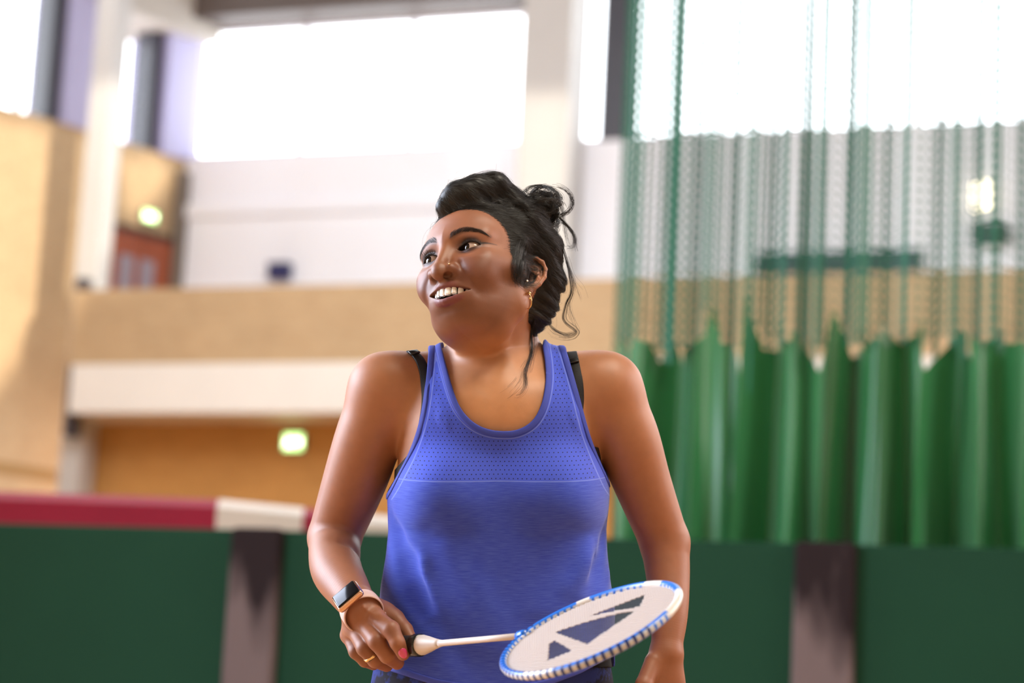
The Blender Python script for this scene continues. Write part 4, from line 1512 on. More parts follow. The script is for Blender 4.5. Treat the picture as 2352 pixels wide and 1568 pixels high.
# bound edges: neckline, armholes and hem
binds = []
for Lp in boundary_loops(F):
    if len(Lp) < 60:
        continue
    Q = V[Lp]
    n = max(60, int(np.linalg.norm(np.diff(Q, axis=0), axis=1).sum() / .004))
    L_ = np.concatenate([[0], np.cumsum(np.linalg.norm(np.diff(Q, axis=0), axis=1))])
    q = np.linspace(0, L_[-1], n); Q = np.stack([np.interp(q, L_, Q[:, k]) for k in range(3)], 1)
    for _ in range(3):
        Q[1:-1] = (Q[:-2] + 2 * Q[1:-1] + Q[2:]) / 4
    N = grad(shirt_sdf, Q.astype(np.float32), .003)
    T = np.gradient(Q, axis=0); T /= np.linalg.norm(T, axis=1, keepdims=True)
    Bn = np.cross(N, T)
    if (shirt_sdf((Q + Bn * .01).astype(np.float32)) > 99).any():
        pass
    # a flat band, 9 mm wide, lying on the cloth
    gI = sd_poly(*project(Q + Bn * .006), FRONT)
    s = np.sign(np.median(gI)) or 1
    prof = [(-.0008, .0004), (-.0008, .0022), (.0008, .0030), (.0062, .0030), (.0078, .0024), (.0078, .0004)]
    k = len(prof)
    Vb = np.concatenate([Q[i] + s * Bn[i] * np.array([[a] for a, _ in prof]) + N[i] * np.array([[b] for _, b in prof]) for i in range(n)])
    Fb = [(i * k + j, i * k + (j + 1) % k, ((i + 1) % n) * k + (j + 1) % k, ((i + 1) % n) * k + j) for i in range(n) for j in range(k)]
    binds.append((Vb, Fb))
for Vb, Fb in binds:
    put('edge_binding', Vb, Fb, M_BIND, shirt)

# ---------------------------------------------------------------- black sports bra: straps and side panels
def skin_near(P):
    return body_sdf(P.astype(np.float32))


def ribbon(path, width, off, n=60, f=skin_near, thick=.0012):
    """a flat band following the skin under the pixel path (px, py), width in px"""
    q = spline(path, n)
    Cn = raycast(f, q)
    for _ in range(3):
        Cn[1:-1] = (Cn[:-2] + 2 * Cn[1:-1] + Cn[2:]) / 4
    N = grad(f, Cn.astype(np.float32), .003)
    return band(Cn, N, cpx(width), off, thick)


def band(Cn, N, width, off, thick):
    T = np.gradient(Cn, axis=0); T /= np.linalg.norm(T, axis=1, keepdims=True)
    Bn = np.cross(N, T); Bn /= np.linalg.norm(Bn, axis=1, keepdims=True)
    prof = [(-.5, 0), (-.5, thick), (-.4, thick * 1.6), (.4, thick * 1.6), (.5, thick), (.5, 0)]
    k = len(prof)
    V = np.concatenate([Cn[i] + N[i] * off + np.array([Bn[i] * a * width + N[i] * b for a, b in prof]) for i in range(len(Cn))])
    F = [(i * k + j, i * k + (j + 1) % k, (i + 1) * k + (j + 1) % k, (i + 1) * k + j) for i in range(len(Cn) - 1) for j in range(k)]
    F += [tuple(range(k))[::-1], tuple(range((len(Cn) - 1) * k, len(Cn) * k))]
    return V, F


bra = shirt_sdf
BRA_F = [(960, 1020), (930, 1052), (902, 1084), (870, 1112), (860, 1330), (1420, 1330), (1425, 1140), (1404, 1090), (1394, 1055), (1376, 1028), (1340, 1020)]
def bra_sdf(P):
    return core_sdf(P.astype(np.float32)) - np.float32(.0035)
V2, F2 = surface(bra_sdf, axis_steps([(X_(840), X_(1460), .004)]), axis_steps([(Y_(1360), Y_(980), .004)]), axis_steps([(-D0 - .18, -D0 + .16, .004)]))
V2, F2, _ = crop(bra_sdf, V2, F2, BRA_F, BRA_F)
bra = put('sports_bra', V2, F2, M_BLACK)
sm = bra.modifiers.new('thickness', 'SOLIDIFY'); sm.thickness = .002
def strap(path, w, extra):
    v, f = ribbon(path, w, .001)
    return put('strap', v, f, M_BLACK, bra)
strap([(942, 809), (956, 818), (968, 836), (976, 862), (979, 895), (978, 935), (972, 975)], 23, None)
strap([(1313, 811), (1317, 826), (1322, 850), (1327, 880), (1329, 915), (1328, 945)], 24, None)
# strap sliders
def slider(pxa, pxb, w):
    v, f = ribbon([pxa, ((pxa[0] + pxb[0]) / 2, (pxa[1] + pxb[1]) / 2), pxb], w, .003, n=8, thick=.0022)
    return put('strap_slider', v, f, mat('black slider', (.01, .01, .01), rough=.25), bra)
slider((947, 813), (954, 818), 27)
slider((1318, 830), (1320, 838), 24)

# ---------------------------------------------------------------- leggings and shoes
DOWN = CR.T @ np.array([0, 0, -1.0])
def W2C(P): return (np.asarray(P, float) - CT) @ CR
hipL, hipR = to_world(np.array([C(1062, 1690, .045), C(1208, 1690, .045)]))
LEG = []
for hp, sx in ((hipL, -1), (hipR, 1)):
    knee = np.array([hp[0] + sx * .035, hp[1] - .055, .455]); ank = np.array([hp[0] + sx * .06, hp[1] + .01, .10])
    LEG.append((hp, knee, ank))
def legs_w(P):
    d = None
    for hp, kn, an in LEG:
        e = chain(P, [hp, kn, an], [.088, .056, .040], .02)
        calf = (kn * .6 + an * .4) + np.array([0, .025, 0])
        e = smin(e, ell(P, calf, (.048, .05, .11)), .03)
        d = e if d is None else smin(d, e, .015)
    return d
def legging_sdf(P):
    P = P.astype(np.float32)
    d = torso(P, -.002)
    d = smin(d, legs_w(to_world(P).astype(np.float32)), .05)
    return d - np.float32(.0035)
ylo = W2C([[0, D0, .08]])[0][1]
zr = [W2C([l[k]])[0][2] for l in LEG for k in range(3)]
V3, F3 = surface(legging_sdf, axis_steps([(X_(740), X_(1520), .006)]), axis_steps([(ylo - .02, Y_(1420), .006)]), axis_steps([(min(zr) - .2, max(zr) + .2, .006)]))
wz = to_world(V3)
g1 = -(project(V3)[1] - 1497) * -1.0
V3, F3, _ = clip_mesh(V3, F3, np.minimum(g1, (wz[:, 2] - .095) * 1000))
M_LEG = mat('dark patterned leggings', (.02, .02, .035), rough=.7, spec=.08)
_nt = M_LEG.node_tree; _p = _nt.nodes['Principled BSDF']
_tc = _nt.nodes.new('ShaderNodeTexCoord'); _n = _nt.nodes.new('ShaderNodeTexNoise'); _n.inputs['Scale'].default_value = 16; _n.inputs['Detail'].default_value = 5; _n.inputs['Roughness'].default_value = .65
_r = _nt.nodes.new('ShaderNodeValToRGB'); _r.color_ramp.elements[0].position = .52; _r.color_ramp.elements[0].color = (.016, .016, .028, 1)
_r.color_ramp.elements[1].position = .58; _r.color_ramp.elements[1].color = (*srgb(44, 56, 120), 1)
_nt.links.new(_tc.outputs['Object'], _n.inputs['Vector']); _nt.links.new(_n.outputs['Fac'], _r.inputs[0]); _nt.links.new(_r.outputs[0], _p.inputs['Base Color'])
legg = put('leggings', V3, F3, M_LEG)
# waistband
def wb_sdf(P): return torso(P.astype(np.float32), .003)
V4, F4 = surface(wb_sdf, axis_steps([(X_(780), X_(1480), .005)]), axis_steps([(Y_(1570), Y_(1470), .004)]), axis_steps([(-D0 - .2, -D0 + .15, .005)]))
py4 = project(V4)[1]
V4, F4, _ = clip_mesh(V4, F4, np.minimum(py4 - 1484, 1532 - py4).astype(float))
wb = put('waistband', V4, F4, mat('black waistband', (.008, .008, .009), rough=.7, spec=.1), legg)
sm = wb.modifiers.new('thickness', 'SOLIDIFY'); sm.thickness = .002
M_SHOE = mat('white trainer', (.7, .7, .72), rough=.5); M_SOLE = mat('trainer sole', (.25, .25, .27), rough=.6)
for hp, kn, an in LEG:
    c = np.array([an[0], an[1], 0])
    def shoe_f(P, c=c):
        d = rcone(P, c + [0, .03, .052], c + [0, -.14, .038], .044, .036)
        d = smin(d, ell(P, c + [0, .03, .085], (.042, .05, .05)), .02)
        return smax(d, (.02 - P[:, 2]).astype(np.float32), .006)
    v, f = surface(lambda P: shoe_f(P.astype(np.float32)), axis_steps([(c[0] - .07, c[0] + .07, .005)]), axis_steps([(c[1] - .22, c[1] + .12, .005)]), axis_steps([(0, .16, .005)]))
    o = mesh_obj('shoe', v, f, M_SHOE, person)
    def sole_f(P, c=c):
        q = rcone(P * np.array([1, 1, 0], np.float32), c + [0, .03, 0], c + [0, -.14, 0], .047, .040)
        return smax(q, np.abs(P[:, 2] - .013).astype(np.float32) - .012, .004)
    v, f = surface(lambda P: sole_f(P.astype(np.float32)), axis_steps([(c[0] - .07, c[0] + .07, .005)]), axis_steps([(c[1] - .22, c[1] + .12, .005)]), axis_steps([(-.01, .04, .004)]))
    mesh_obj('sole', v, f, M_SOLE, o)


# ---------------------------------------------------------------- hair
def hair_material(name, col, rough):
    m = bpy.data.materials.new(name); m.use_nodes = True
    p = m.node_tree.nodes['Principled BSDF']
    p.inputs['Base Color'].default_value = (*col, 1); p.inputs['Roughness'].default_value = rough
    p.inputs['Specular IOR Level'].default_value = .5
    return m


M_HAIR = hair_material('black hair', (0.008, 0.0075, 0.0075), .5)
M_STRAND = hair_material('black hair strands', (0.011, 0.010, 0.010), .42)
# region of the scalp that carries hair, seen from the side: (z, y) in head millimetres
SCALP = [(86, 100), (79, 95), (70, 89), (58, 81), (47, 70), (38, 56), (33, 40), (33, 26), (30, 12), (27, -2), (23, -15), (20, -10), (17, 8), (12, 26), (-5, 43), (-25, 37),
         (-33, 8), (-32, -14), (-30, -40), (-42, -58), (-140, -70), (-140, 150), (100, 150)]
KNOT = C(1252, 500, .02)
TIE = C(1470, 850, .28)
QUIFF = ([C(1020, 474, -.004), C(1044, 450, .002), C(1090, 436, .008), C(1134, 431, .020), C(1166, 462, .026), C(1212, 502, .022)], [20, 28, 32, 34, 34, 36])
BACKH = ([C(1205, 520, .01), C(1242, 575, .015), C(1250, 645, .02), C(1240, 708, .02), C(1226, 750, .02)], [48, 47, 46, 36, 20])


def hair_sdf(P):
    P = P.astype(np.float32)
    p = to_head(P); q = mirror(p)
    skull = smin(ell(p, (0, 36, -8), (74, 81, 92)), ell(q, (0, 56, 48), (50, 36, 35)), 20)
    skull = smin(skull, rcone(q, (46, 5, 58), (66, 3, 16), 12, 9), 18)
    skull = smin(skull, ell(q, (0, -6, 26), (60, 86, 60)), 22)
    g = sd_poly(p[:, 2], p[:, 1], SCALP).astype(np.float32)
    off = np.clip(g * .42, -16, 7.5) + 1.4 * np.clip(g / 30, 0, 1) * np.sin(p[:, 0] * .22 + p[:, 1] * .09)
    d = (skull - off) * np.float32(HK)
    d = smin(d, chain(P, QUIFF[0], [cpx(r) for r in QUIFF[1]], .006), .018)
    d = smin(d, chain(P, BACKH[0], [cpx(r) for r in BACKH[1]], .006), .014)
    # locks: shallow grooves that run with the combing direction
    v = P - TIE.astype(np.float32)
    ang = np.arctan2(v[:, 1], v[:, 0]); el = v[:, 2] / (np.linalg.norm(v, axis=1) + 1e-6)
    w = np.clip(g / 14, 0, 1)
    d = d - w * (.0011 * np.sin(ang * 34 + 4 * el + 25 * v[:, 2]) + .0009 * np.sin(ang * 83 + 60 * v[:, 2] + 1.7)).astype(np.float32)
    return d.astype(np.float32)


Vh, Fh = surface(hair_sdf, axis_steps([(X_(930), X_(1370), .0016 * sh)]), axis_steps([(Y_(800), Y_(370), .0016 * sh)]), axis_steps([(-D0 - .18, -D0 + .15, .0018 * sh)]))
# keep what stands clear of the skin
sk = head_sdf(Vh.astype(np.float32))
Vh, Fh, _ = clip_mesh(Vh, Fh, (sk + .0012) * 1000)
hair = put('hair', Vh, Fh, M_HAIR)

# combed strands over the whole cap, running to the knot at the back
hr = np.random.default_rng(4)
ok = np.where(head_sdf(Vh.astype(np.float32)) > .0002)[0]


def grow(n, length, lift, rad, curl=0.0, seeds=None, toward=None, steps=22, f=None):
    f = f or hair_sdf
    p = Vh[hr.choice(ok, n)].astype(np.float64) if seeds is None else seeds.astype(np.float64)
    n = len(p)
    lens = length * hr.uniform(.55, 1.25, n)
    tgt = (TIE if toward is None else toward) + hr.normal(0, .014, (n, 3))
    out = np.empty((n, steps, 3))
    side = hr.normal(0, 1, n); base = lift * hr.uniform(0, 1, n) ** 2; amp = hr.normal(0, .25, n)
    for k in range(steps):
        out[:, k] = p
        N = grad(f, p.astype(np.float32), .002)
        v = tgt - p
        dist = np.linalg.norm(v, axis=1, keepdims=True)
        v = v / (dist + 1e-9)
        v = v - N * (v * N).sum(1, keepdims=True)
        v = v + np.cross(N, v) * (amp[:, None] + curl * np.sin(side * 3 + k * .5)[:, None])
        v /= np.linalg.norm(v, axis=1, keepdims=True) + 1e-9
        step = (lens / steps)[:, None] * np.clip(dist / .03, .15, 1)
        p = p + v * step
        t = (k + 1) / steps
        h = .0004 + base * np.sin(np.pi * min(1, t * 1.05)) 
        d = f(p.astype(np.float32))
        p = p + N * (h - d)[:, None] * .8
    return [to_world(o) for o in out], [rad * np.linspace(1, .55, steps)] * n


def both(P):
    return np.minimum(hair_sdf(P), head_sdf(P))


# fine hairs along the hairline, rooted in the skin of the forehead and temples
hv = BV[(project(BV)[1] < 700) & (project(BV)[0] > 940) & (project(BV)[0] < 1330)]
hp_ = to_head(hv.astype(np.float32))
hg = sd_poly(hp_[:, 2], hp_[:, 1], SCALP)
edge_seeds = hv[(hg > -4.5) & (hg < 3) & (hp_[:, 1] > -16)]
st, ra = grow(7000 if FINE else 2500, .085, .0022, .00016)
s3, r3 = grow(2600, .045, .0006, .00009, seeds=edge_seeds[hr.choice(len(edge_seeds), 2600)], f=both)
st += s3; ra += r3
s2, r2 = grow(1300, .07, .0055, .00012, curl=.25)
st += s2; ra += r2


def lock(path, n, spread, rad=.00013, wave=.0, steps=36, taper=True):
    """a loose lock: n hairs that follow (px, py, dd) points and fan out towards the tip"""
    if len(path[0]) == 2:
        q2 = spline(path, steps)
        Q = raycast(lambda P: np.minimum(hair_sdf(P), body_sdf(P)), q2, off=.0015)
        for _ in range(4):
            Q[1:-1] = (Q[:-2] + 2 * Q[1:-1] + Q[2:]) / 4
    else:
        Q = spline([C(*q) for q in path], steps)
    T = np.gradient(Q, axis=0); T /= np.linalg.norm(T, axis=1, keepdims=True)
    S = np.cross(T, [0, 0, 1.0]); S /= np.linalg.norm(S, axis=1, keepdims=True) + 1e-9
    t = np.linspace(0, 1, steps)
    for i in range(n):
        a, b = hr.normal(0, 1, 2)
        ph = hr.uniform(0, 6.28, 2); fr = hr.uniform(.7, 1.6, 2)
        o = a * spread * (.35 + .9 * t) + spread * .7 * np.sin(t * 6.28 * fr[0] + ph[0]) * t
        z = b * spread * (.35 + .7 * t) + spread * .5 * np.sin(t * 6.28 * fr[1] + ph[1]) * t
        e = max(6, int(steps * hr.uniform(.72, 1.0)))
        b0 = int(steps * hr.uniform(0, .45)) if spread >= .0021 and len(path[0]) == 2 else 0
        st.append(to_world((Q + S * o[:, None] + np.array([0, 0, 1.0]) * z[:, None])[b0:e]))
        ra.append(rad * np.linspace(1, .5, e - b0))


# the messy knot: loops and coils of hair
for g_ in range(22):
    nz_ = np.array([.35, .15, 1.0]) + hr.normal(0, .55, 3); nz_ /= np.linalg.norm(nz_)
    e1 = np.cross(nz_, [.2, 1, .1]); e1 /= np.linalg.norm(e1); e2 = np.cross(nz_, e1)
    r0, a0, sw = hr.uniform(.012, .030), hr.uniform(0, 6.28), hr.uniform(3.2, 6.0)
    c0 = C(1245, 480, .035) + hr.normal(0, 1, 3) * np.array([.0055, .0050, .006])
    asp = hr.uniform(.75, 1.1)
    for i in range(26 if FINE else 12):
        a = np.linspace(0, sw * hr.uniform(.8, 1.05), 30) + a0 + hr.normal(0, .12)
        rr = (r0 + hr.normal(0, .0013)) * (1 + .08 * np.sin(2 * a + hr.uniform(0, 6)))
        L3 = np.outer(rr * np.cos(a), e1) + np.outer(asp * rr * np.sin(a), e2) + np.outer(np.sin(3 * a + hr.uniform(0, 6)) * .0012 + hr.normal(0, .0014), nz_)
        st.append(to_world(c0 + L3)); ra.append(np.full(30, .00017))
st_core, fc_core = surface(lambda P: ell(P.astype(np.float32), C(1244, 482, .038), (.0200, .0190, .018)), axis_steps([(X_(1190), X_(1300), .003)]), axis_steps([(Y_(530), Y_(430), .003)]), axis_steps([(-D0 - .07, -D0, .003)]))
put('hair_bun', st_core, fc_core, M_HAIR, hair)
LOCKS = [
    ([(1258, 470, .02), (1276, 446, .02), (1290, 480, .02), (1296, 520, .02), (1306, 560, .02), (1318, 572, .02)], 26, .0016),
    ([(1285, 500, .02), (1305, 520, .02), (1320, 545, .02), (1316, 566, .02), (1296, 568, .02)], 40, .0016),
    ([(1290, 510, .03), (1312, 530, .03), (1322, 560, .03), (1326, 582, .03)], 20, .002),
    ([(1196, 462, .02), (1216, 446, .02), (1244, 446, .02), (1276, 440, .02)], 24, .002),
    ([(1240, 462, .03), (1262, 446, .03), (1284, 462, .03), (1290, 500, .03)], 34, .003),
    ([(1290, 560, .01), (1306, 620, .01), (1312, 670, .01), (1300, 700, .01), (1296, 735, .01), (1324, 762, .01), (1304, 774, .01), (1270, 766, .01), (1252, 744, .01)], 30, .0016),
    ([(1300, 600, .02), (1318, 650, .02), (1306, 700, .02), (1318, 740, .02), (1326, 760, .02), (1310, 770, .02)], 14, .0035),
    ([(1302, 590, .02), (1316, 640, .02), (1338, 680, .02), (1345, 700, .02)], 8, .004),
    ([(1250, 730, .02), (1272, 756, .02), (1298, 768, .02), (1320, 762, .02), (1324, 744, .02)], 26, .0017),
    ([(1228, 735), (1220, 765), (1222, 800), (1214, 830), (1206, 856), (1208, 884), (1196, 906), (1168, 908)], 34, .0016),
    ([(1224, 740), (1216, 785), (1220, 815), (1204, 845), (1190, 880), (1150, 914)], 12, .0035),
    ([(1230, 750), (1230, 790), (1222, 820), (1212, 860)], 16, .003),
    ([(1208, 548), (1192, 590), (1184, 630), (1188, 662)], 70, .0028),
    ([(1196, 545), (1182, 592), (1178, 625), (1182, 652)], 60, .0026),
    ([(1214, 556), (1200, 600), (1193, 640), (1196, 664)], 40, .0022),
    ([(1140, 408, .02), (1160, 412, .02), (1176, 428, .02), (1180, 446, .02)], 26, .0022),
    ([(1048, 424, .0), (1090, 405, .005), (1130, 398, .012), (1160, 410, .02), (1178, 432, .025)], 40, .0026),
]
for a, n, sp in LOCKS:
    lock(a, n, sp)
# stray hairs round the outline
for i in range(90):
    c0 = Vh[hr.choice(ok)].astype(float)
    N = grad(hair_sdf, c0[None].astype(np.float32), .002)[0]
    Tn = np.cross(N, hr.normal(0, 1, 3)); Tn /= np.linalg.norm(Tn)
    t = np.linspace(0, 1, 18)[:, None]; L = hr.uniform(.015, .045)
    q = c0 + Tn * L * t + N * (.012 * hr.uniform(.2, 1) * np.sin(t * 2.6)) + np.array([0, -1, 0]) * L * .4 * t * t
    st.append(to_world(q)); ra.append(np.full(18, .00007))
hair_curves('hair_strands', st, ra, M_STRAND, hair)

# ---------------------------------------------------------------- eyebrows and eyelashes
def skin_mm(p):
    return head_mm(p.astype(np.float32))


def settle(p, off, it=6):
    p = np.asarray(p, np.float32)
    for _ in range(it):
        g = grad(skin_mm, p, .4)
        p = p - g * np.clip(skin_mm(p) - off, -3, 3)[:, None] * .8
    return p


bst, bra_ = [], []
BR = spline(BROW, 60)
for s in (1, -1):
    nb = 380
    t = hr.uniform(0, 1, nb) ** .9
    i = np.minimum((t * 59).astype(int), 58)
    T = BR[np.minimum(i + 1, 59)] - BR[i]; T /= np.linalg.norm(T, axis=1, keepdims=True)
    wdt = np.interp(t, [0, .1, .45, .75, 1], [2.6, 4.2, 4.4, 3.0, .8])
    off = hr.uniform(-1, 1, nb) * wdt
    root = BR[i] + np.array([0, 1, 0]) * off[:, None]
    root[:, 2] += 4
    up = np.interp(t, [0, .25, 1], [1.2, .5, -.15]) - .25 * off / (wdt + .1)
    d = T + np.array([0, 1, 0]) * up[:, None]; d /= np.linalg.norm(d, axis=1, keepdims=True)
    L = hr.uniform(3.5, 6.5, nb)
    steps = [settle(root + d * (L * k / 3)[:, None], .25 + .25 * k) for k in range(4)]
    S4 = np.stack(steps, 1)
    S4[..., 0] *= s
    for q in S4:
        bst.append(to_world(from_head(q))); bra_.append(np.linspace(.00011, .00005, 4))
M_LASH = hair_material('dark brow and lash hair', (.008, .006, .005), .5)
hair_curves('eyebrows', bst, bra_, M_LASH, body)
lst, lra = [], []
for s in (1, -1):
    ex = np.linspace(-13.5, 14.5, 95)
    up, lo = lid_curves(ex)
    for upper in (1, 0):
        y = up if upper else lo
        r2_ = np.clip((EYE_R + 1.6) ** 2 - ex ** 2 - y ** 2, 9, None)
        root = EYE + np.stack([ex, y + (.25 if upper else -.2), np.sqrt(r2_)], 1)
        for q, e in zip(root[:: (1 if upper else 3)], ex[:: (1 if upper else 3)]):
            L = ((5.0 if s > 0 else 8.5) if upper else 2.2) * hr.uniform(.7, 1.1) * (.75 + .25 * (e + 14) / 28)
            out = np.array([e * .030 + hr.normal(0, .08), (.18 if upper else -.5), .9])
            out /= np.linalg.norm(out)
            t = np.linspace(0, 1, 6)[:, None]
            c = q + out * L * t + np.array([0, (1 if upper else -.3), 0]) * L * .55 * t ** 2
            c[:, 0] *= s
            lst.append(to_world(from_head(c))); lra.append(np.linspace(.00017, .00005, 6))
hair_curves('eyelashes', lst, lra, M_LASH, body)

# ---------------------------------------------------------------- jewellery
M_GOLD = mat('yellow gold', (0.83, 0.58, 0.28), rough=.22, metal=1.0)
M_STONE = mat('clear stone', (.9, .88, .84), rough=.08, spec=1.0)


def uv_ball(c, r, n=14):
    bm = bmesh.new(); bmesh.ops.create_uvsphere(bm, u_segments=n, v_segments=n // 2 + 2, radius=r)
    V = np.array([v.co for v in bm.verts]) + c; F = [tuple(v.index for v in f.verts) for f in bm.faces]
    bm.free(); return V, F


hd = raycast(head_sdf, [(1032, 607), (1209, 645), (1215, 673)])
Nh = grad(head_sdf, hd.astype(np.float32), .001)
put('nose_stud', *uv_ball(hd[0] + Nh[0] * .0008, .0013), M_GOLD, body)
put('ear_stud', *uv_ball(hd[1] + Nh[1] * .001, .0018), M_STONE, body)
er_c = hd[2] + Nh[2] * .0012
er = put('earring', *uv_ball(er_c, .0024), M_GOLD, body)
a = np.linspace(0, 2 * np.pi, 61)
hoop_c = C(1211, 692, 0); hoop_c[2] = er_c[2] + .002
ring_q = hoop_c + np.outer(np.cos(a), [cpx(9), .0, .006]) + np.outer(np.sin(a), [-.0008, cpx(18), .0])
put('hoop', *tube_vf(ring_q, .0007, 8, False), M_GOLD, er)
put('bead', *uv_ball(C(1217, 688, 0) * 0 + np.array([C(1216, 687)[0], C(1216, 687)[1], er_c[2] + .004]), .0015), M_GOLD, er)


# ---------------------------------------------------------------- watch, ring and painted nail
def ring_on(f, c, e1, e2, n, r0=.004, r1=.06, off=0.0):
    """closed loop of points where rays in the plane (e1, e2) leave the body"""
    a = np.linspace(0, 2 * np.pi, n, endpoint=False)
    dirs = np.outer(np.cos(a), e1) + np.outer(np.sin(a), e2)
    t = np.full(n, r0)
    for _ in range(60):
        d = f((c + dirs * t[:, None]).astype(np.float32)) - off
        t = np.clip(t - np.clip(d, -.004, .004), r0, r1)
    return c + dirs * t[:, None], dirs


def limb_r(P): return smin(arm(P, FORE_R), rcone(P, C(826, 1394, -.112), C(852, 1440, -.16), cpx(39), cpx(39)), .01).astype(np.float32)


wa, wb_ = C(800, 1355, -.065), C(828, 1398, -.112)
t_ = (wb_ - wa) / np.linalg.norm(wb_ - wa)
hitp = raycast(limb_r, [(806, 1377)])[0]
wc = wa + t_ * ((hitp - wa) @ t_)
n_ = hitp - wc; n_ -= t_ * (n_ @ t_); n_ /= np.linalg.norm(n_)
s_ = np.cross(t_, n_)
watch = empty('wristwatch', to_world(hitp[None])[0])
bpy.data.objects.remove(watch)
M_CASE = mat('rose gold case', srgb(226, 186, 160), rough=.25, metal=1.0)
M_SCR = mat('black watch glass', (.004, .004, .005), rough=.1, spec=.2)
M_BAND = mat('pale pink band', srgb(214, 184, 178), rough=.55)
loop, dirs = ring_on(limb_r, wc, n_, s_, 72, off=.0012)
for _ in range(2):
    loop = (np.roll(loop, 1, 0) + 2 * loop + np.roll(loop, -1, 0)) / 4
k = 6; prof = [(-.5, 0), (-.5, .0012), (-.42, .0022), (.42, .0022), (.5, .0012), (.5, 0)]
Vb = []
for i in range(72):
    ang = min(i, 72 - i) / 36.0
    w = .022 - .004 * ang
    Vb.append(np.array([loop[i] + t_ * (a * w) + dirs[i] * b for a, b in prof]))
Vb = np.concatenate(Vb)
Fb = [(i * k + j, i * k + (j + 1) % k, ((i + 1) % 72) * k + (j + 1) % k, ((i + 1) % 72) * k + j) for i in range(72) for j in range(k)]
band_o = put('watch_strap', Vb, Fb, M_BAND, body)


def rbox(c, ex, ey, ez, sx, sy, sz, bev, seg=4):
    bm = bmesh.new(); bmesh.ops.create_cube(bm, size=1)
    for v in bm.verts:
        v.co = Vector((v.co.x * sx, v.co.y * sy, v.co.z * sz))
    bmesh.ops.bevel(bm, geom=bm.edges[:], offset=bev, segments=seg, affect='EDGES', profile=.5)
    V = np.array([v.co for v in bm.verts]); F = [tuple(v.index for v in f.verts) for f in bm.faces]
    bm.free()
    return c + V[:, 0:1] * ex + V[:, 1:2] * ey + V[:, 2:3] * ez, F


cc = loop[0] + n_ * .0058
case = put('watch_case', *rbox(cc, s_, t_, n_, .041, .035, .0105, .0046), M_CASE, body)
put('watch_screen', *rbox(cc + n_ * .0040, s_, t_, n_, .0365, .0305, .0055, .0026), M_SCR, case)
cr, fr_ = tube_vf([cc + s_ * .008 - t_ * .0172, cc + s_ * .008 - t_ * .0195], [.0034, .0030], 14)
put('watch_crown', cr, fr_, M_CASE, case)
j = 40
bk = loop[j] + dirs[j] * .003
put('strap_end', *rbox(loop[43] + dirs[43] * .0035, np.cross(t_, dirs[43]), t_, dirs[43], .016, .018, .003, .001), M_BAND, band_o)

r1, r2 = C(*RH['ring'][0][1]), C(*RH['ring'][0][2])
rc = r1 * .42 + r2 * .58; ra_ = (r2 - r1) / np.linalg.norm(r2 - r1)
e1 = np.cross(ra_, [0, 0, 1.0]); e1 /= np.linalg.norm(e1); e2 = np.cross(ra_, e1)
a = np.linspace(0, 2 * np.pi, 49)[:-1]
rr = cpx(16) + .0006
k = 4; prof = [(-.0020, 0), (-.0020, .0012), (.0020, .0012), (.0020, 0)]
Vr = np.concatenate([rc + (np.cos(x) * e1 + np.sin(x) * e2) * (rr + np.array([[b] for _, b in prof])) + ra_ * np.array([[q] for q, _ in prof]) for x in a])
Fr = [(i * k + j, i * k + (j + 1) % k, ((i + 1) % 48) * k + (j + 1) % k, ((i + 1) % 48) * k + j) for i in range(48) for j in range(k)]
put('ring', Vr, Fr, M_GOLD, body)

M_NAIL = mat('pink nail varnish', srgb(205, 70, 120), rough=.12, spec=.7)
def nail(pt, direction, w, l):
    h = raycast(rhand, [pt])[0]
    N = grad(rhand, h[None].astype(np.float32), .002)[0]
    d = np.asarray(direction, float); d -= N * (d @ N); d /= np.linalg.norm(d)
    b = np.cross(N, d)
    bm = bmesh.new(); bmesh.ops.create_uvsphere(bm, u_segments=20, v_segments=12, radius=1)
    V = np.array([v.co for v in bm.verts]); F = [tuple(v.index for v in f.verts) for f in bm.faces]; bm.free()
    x = V[:, 0]
    P3 = h + d * (V[:, 0:1] * l) + b * (V[:, 1:2] * w) + N * ((V[:, 2] * .0016 - .0030 * V[:, 1] ** 2 + .0006)[:, None])
    o = put('fingernail', P3, F, M_NAIL, body)
nail((926, 1500), (RHd := C(*RH['index'][0][3]) - C(*RH['index'][0][2])), .0060, .0082)

# ---------------------------------------------------------------- badminton racket
RK_O = np.array([-0.12057707, -0.40020104, -3.00104842])
RK_A = np.array([0.59999964, 0.15601916, 0.78463906]); RK_A /= np.linalg.norm(RK_A)
RK_B = np.array([0.67281523, 0.43220665, -0.60043074]); RK_B -= RK_A * (RK_A @ RK_B); RK_B /= np.linalg.norm(RK_B)
RK_N = np.cross(RK_A, RK_B)
RK_J = RK_O + RK_A * .228
HL, HW = .126, .106
RK_C = RK_J + RK_A * HL
racket = empty('badminton_racket', to_world((RK_O - RK_A * .06)[None])[0])
tag(racket, 'blue framed badminton racket with white strings, black grip in her right hand', 'racket')
M_RWHITE = mat('white racket paint', srgb(206, 198, 194), rough=.35)
M_GRIP = mat('black grip tape', (.016, .015, .015), rough=.55, bump=.4, bscale=300)
M_RBLUE = attr_material('racket frame', .25, noise=.0)


def rput(name, V, F, m, parent=None): return put(name, V, F, m, parent or racket)


def along(ss, rs, sides=20):
    return tube_vf([RK_O + RK_A * s for s in ss], rs, sides)


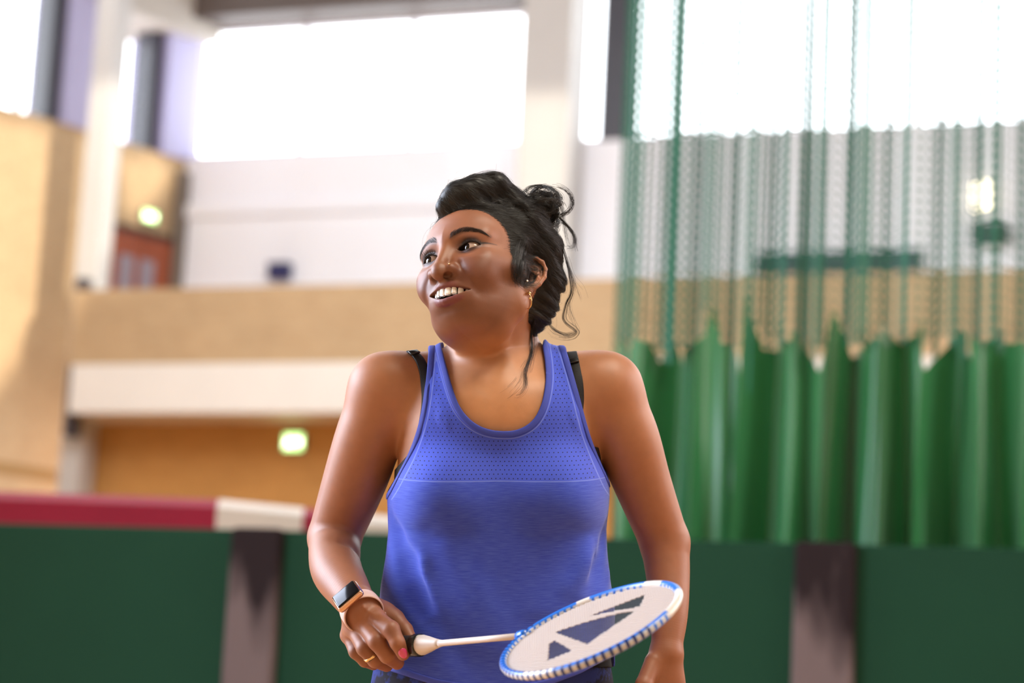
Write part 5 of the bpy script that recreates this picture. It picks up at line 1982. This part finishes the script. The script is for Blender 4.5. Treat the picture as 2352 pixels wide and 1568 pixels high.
gs = np.linspace(-.108, -.002, 60)
rput('grip', *along(gs, .0138 + .0009 * np.abs(np.sin(gs * 130)) + .002 * np.exp(-((gs + .106) / .006) ** 2)), M_GRIP)
rput('grip_collar', *along([-.012, -.010, .000, .003], [.0150, .0156, .0152, .0138]), mat('glossy black collar', (.012, .012, .012), rough=.2))
cone = rput('cone', *along([.002, .006, .018, .030, .038, .044], [.0136, .0135, .0110, .0080, .0062, .0050]), M_RWHITE)
# the small dark printed letters on the cone
M_INK = mat('dark print', (.03, .03, .04), rough=.5)
up_ = np.cross(RK_A, np.array([0, 0, 1.0])); up_ -= RK_A * (up_ @ RK_A); up_ /= np.linalg.norm(up_)
if up_[1] < 0: up_ = -up_
rput('shaft', *along([.042, .050, .14, .222], [.0052, .0043, .0040, .0040], 16), M_RWHITE)
M_JOINT = mat('blue joint', srgb(36, 104, 200), rough=.25)
rput('throat_joint', *along([.212, .216, .226, .232], [.0048, .0066, .0078, .0070], 16), M_JOINT)
n = 360
th = np.linspace(0, 2 * np.pi, n, endpoint=False)
def egg(t, dl=0.0):
    return RK_C + np.outer(-(HL + dl) * np.cos(t), RK_A) + np.outer((HW + dl) * np.sin(t) * (1 + .05 * np.cos(t) * -1), RK_B)
Cn = egg(th)
T = np.roll(Cn, -1, 0) - np.roll(Cn, 1, 0); T /= np.linalg.norm(T, axis=1, keepdims=True)
O3 = np.cross(T, RK_N)
k = 14; pa = np.linspace(0, 2 * np.pi, k, endpoint=False)
Vf, Tf = [], []
fpx = np.stack(project(Cn), 1)
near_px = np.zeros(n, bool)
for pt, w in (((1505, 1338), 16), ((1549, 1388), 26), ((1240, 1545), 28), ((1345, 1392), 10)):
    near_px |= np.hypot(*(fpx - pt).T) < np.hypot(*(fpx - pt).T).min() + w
for i in range(n):
    for q in pa:
        Vf.append(Cn[i] + O3[i] * .0050 * np.cos(q) + RK_N * .0056 * np.sin(q))
        c = srgb(40, 112, 214)
        deg = math.degrees(th[i]) % 360
        if int(i / 2.5) % 2 == 0 and abs(math.cos(q)) > .72:
            c = srgb(196, 200, 206)                      # grommets showing through the rim
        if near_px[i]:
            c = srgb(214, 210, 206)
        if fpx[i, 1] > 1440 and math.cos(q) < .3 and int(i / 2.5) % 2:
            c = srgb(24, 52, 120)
        Tf.append(c)
Ff = [(i * k + j, i * k + (j + 1) % k, ((i + 1) % n) * k + (j + 1) % k, ((i + 1) % n) * k + j) for i in range(n) for j in range(k)]
frame = rput('frame', np.array(Vf), Ff, M_RBLUE)
set_attr(frame, 'tint', np.array(Tf))
LOGO = [[(1275, 1452), (1349, 1479), (1461, 1402), (1410, 1411), (1340, 1430)], [(1354, 1415), (1418, 1390), (1482, 1366), (1470, 1393), (1418, 1402)],
        [(1275, 1471), (1315, 1494), (1258, 1517), (1263, 1478)]]
strings = []; stint = []
def string(p0, p1, lift):
    m = 90
    t = np.linspace(0, 1, m)[:, None]
    Q = p0 * (1 - t) + p1 * t + RK_N * (.0005 * lift)
    px, py = project(Q)
    ink = np.max([sd_poly(px, py, L) for L in LOGO], axis=0) > 0
    r = np.where(ink, .00036, .00085)
    v, f = tube_vf(Q, r, 5, False)
    strings.append((v, f)); stint.append(np.repeat(np.where(ink[:, None], srgb(30, 30, 60), srgb(196, 186, 180)), 5, 0))
for x in np.arange(-HW + .006, HW - .004, .0042):
    y = HL * math.sqrt(1 - (x / HW) ** 2) - .004
    if y > .01:
        string(RK_C + RK_B * x - RK_A * y, RK_C + RK_B * x + RK_A * y, 1)
for y in np.arange(-HL + .008, HL - .006, .0046):
    x = HW * math.sqrt(1 - (y / HL) ** 2) - .004
    if x > .01:
        string(RK_C + RK_A * y - RK_B * x, RK_C + RK_A * y + RK_B * x, -1)
Vs_, Fs_ = merge(strings)
M_STR = attr_material('string', .5, noise=0.0)
so = rput('string_bed', Vs_, Fs_, M_STR)
set_attr(so, 'tint', np.concatenate(stint))
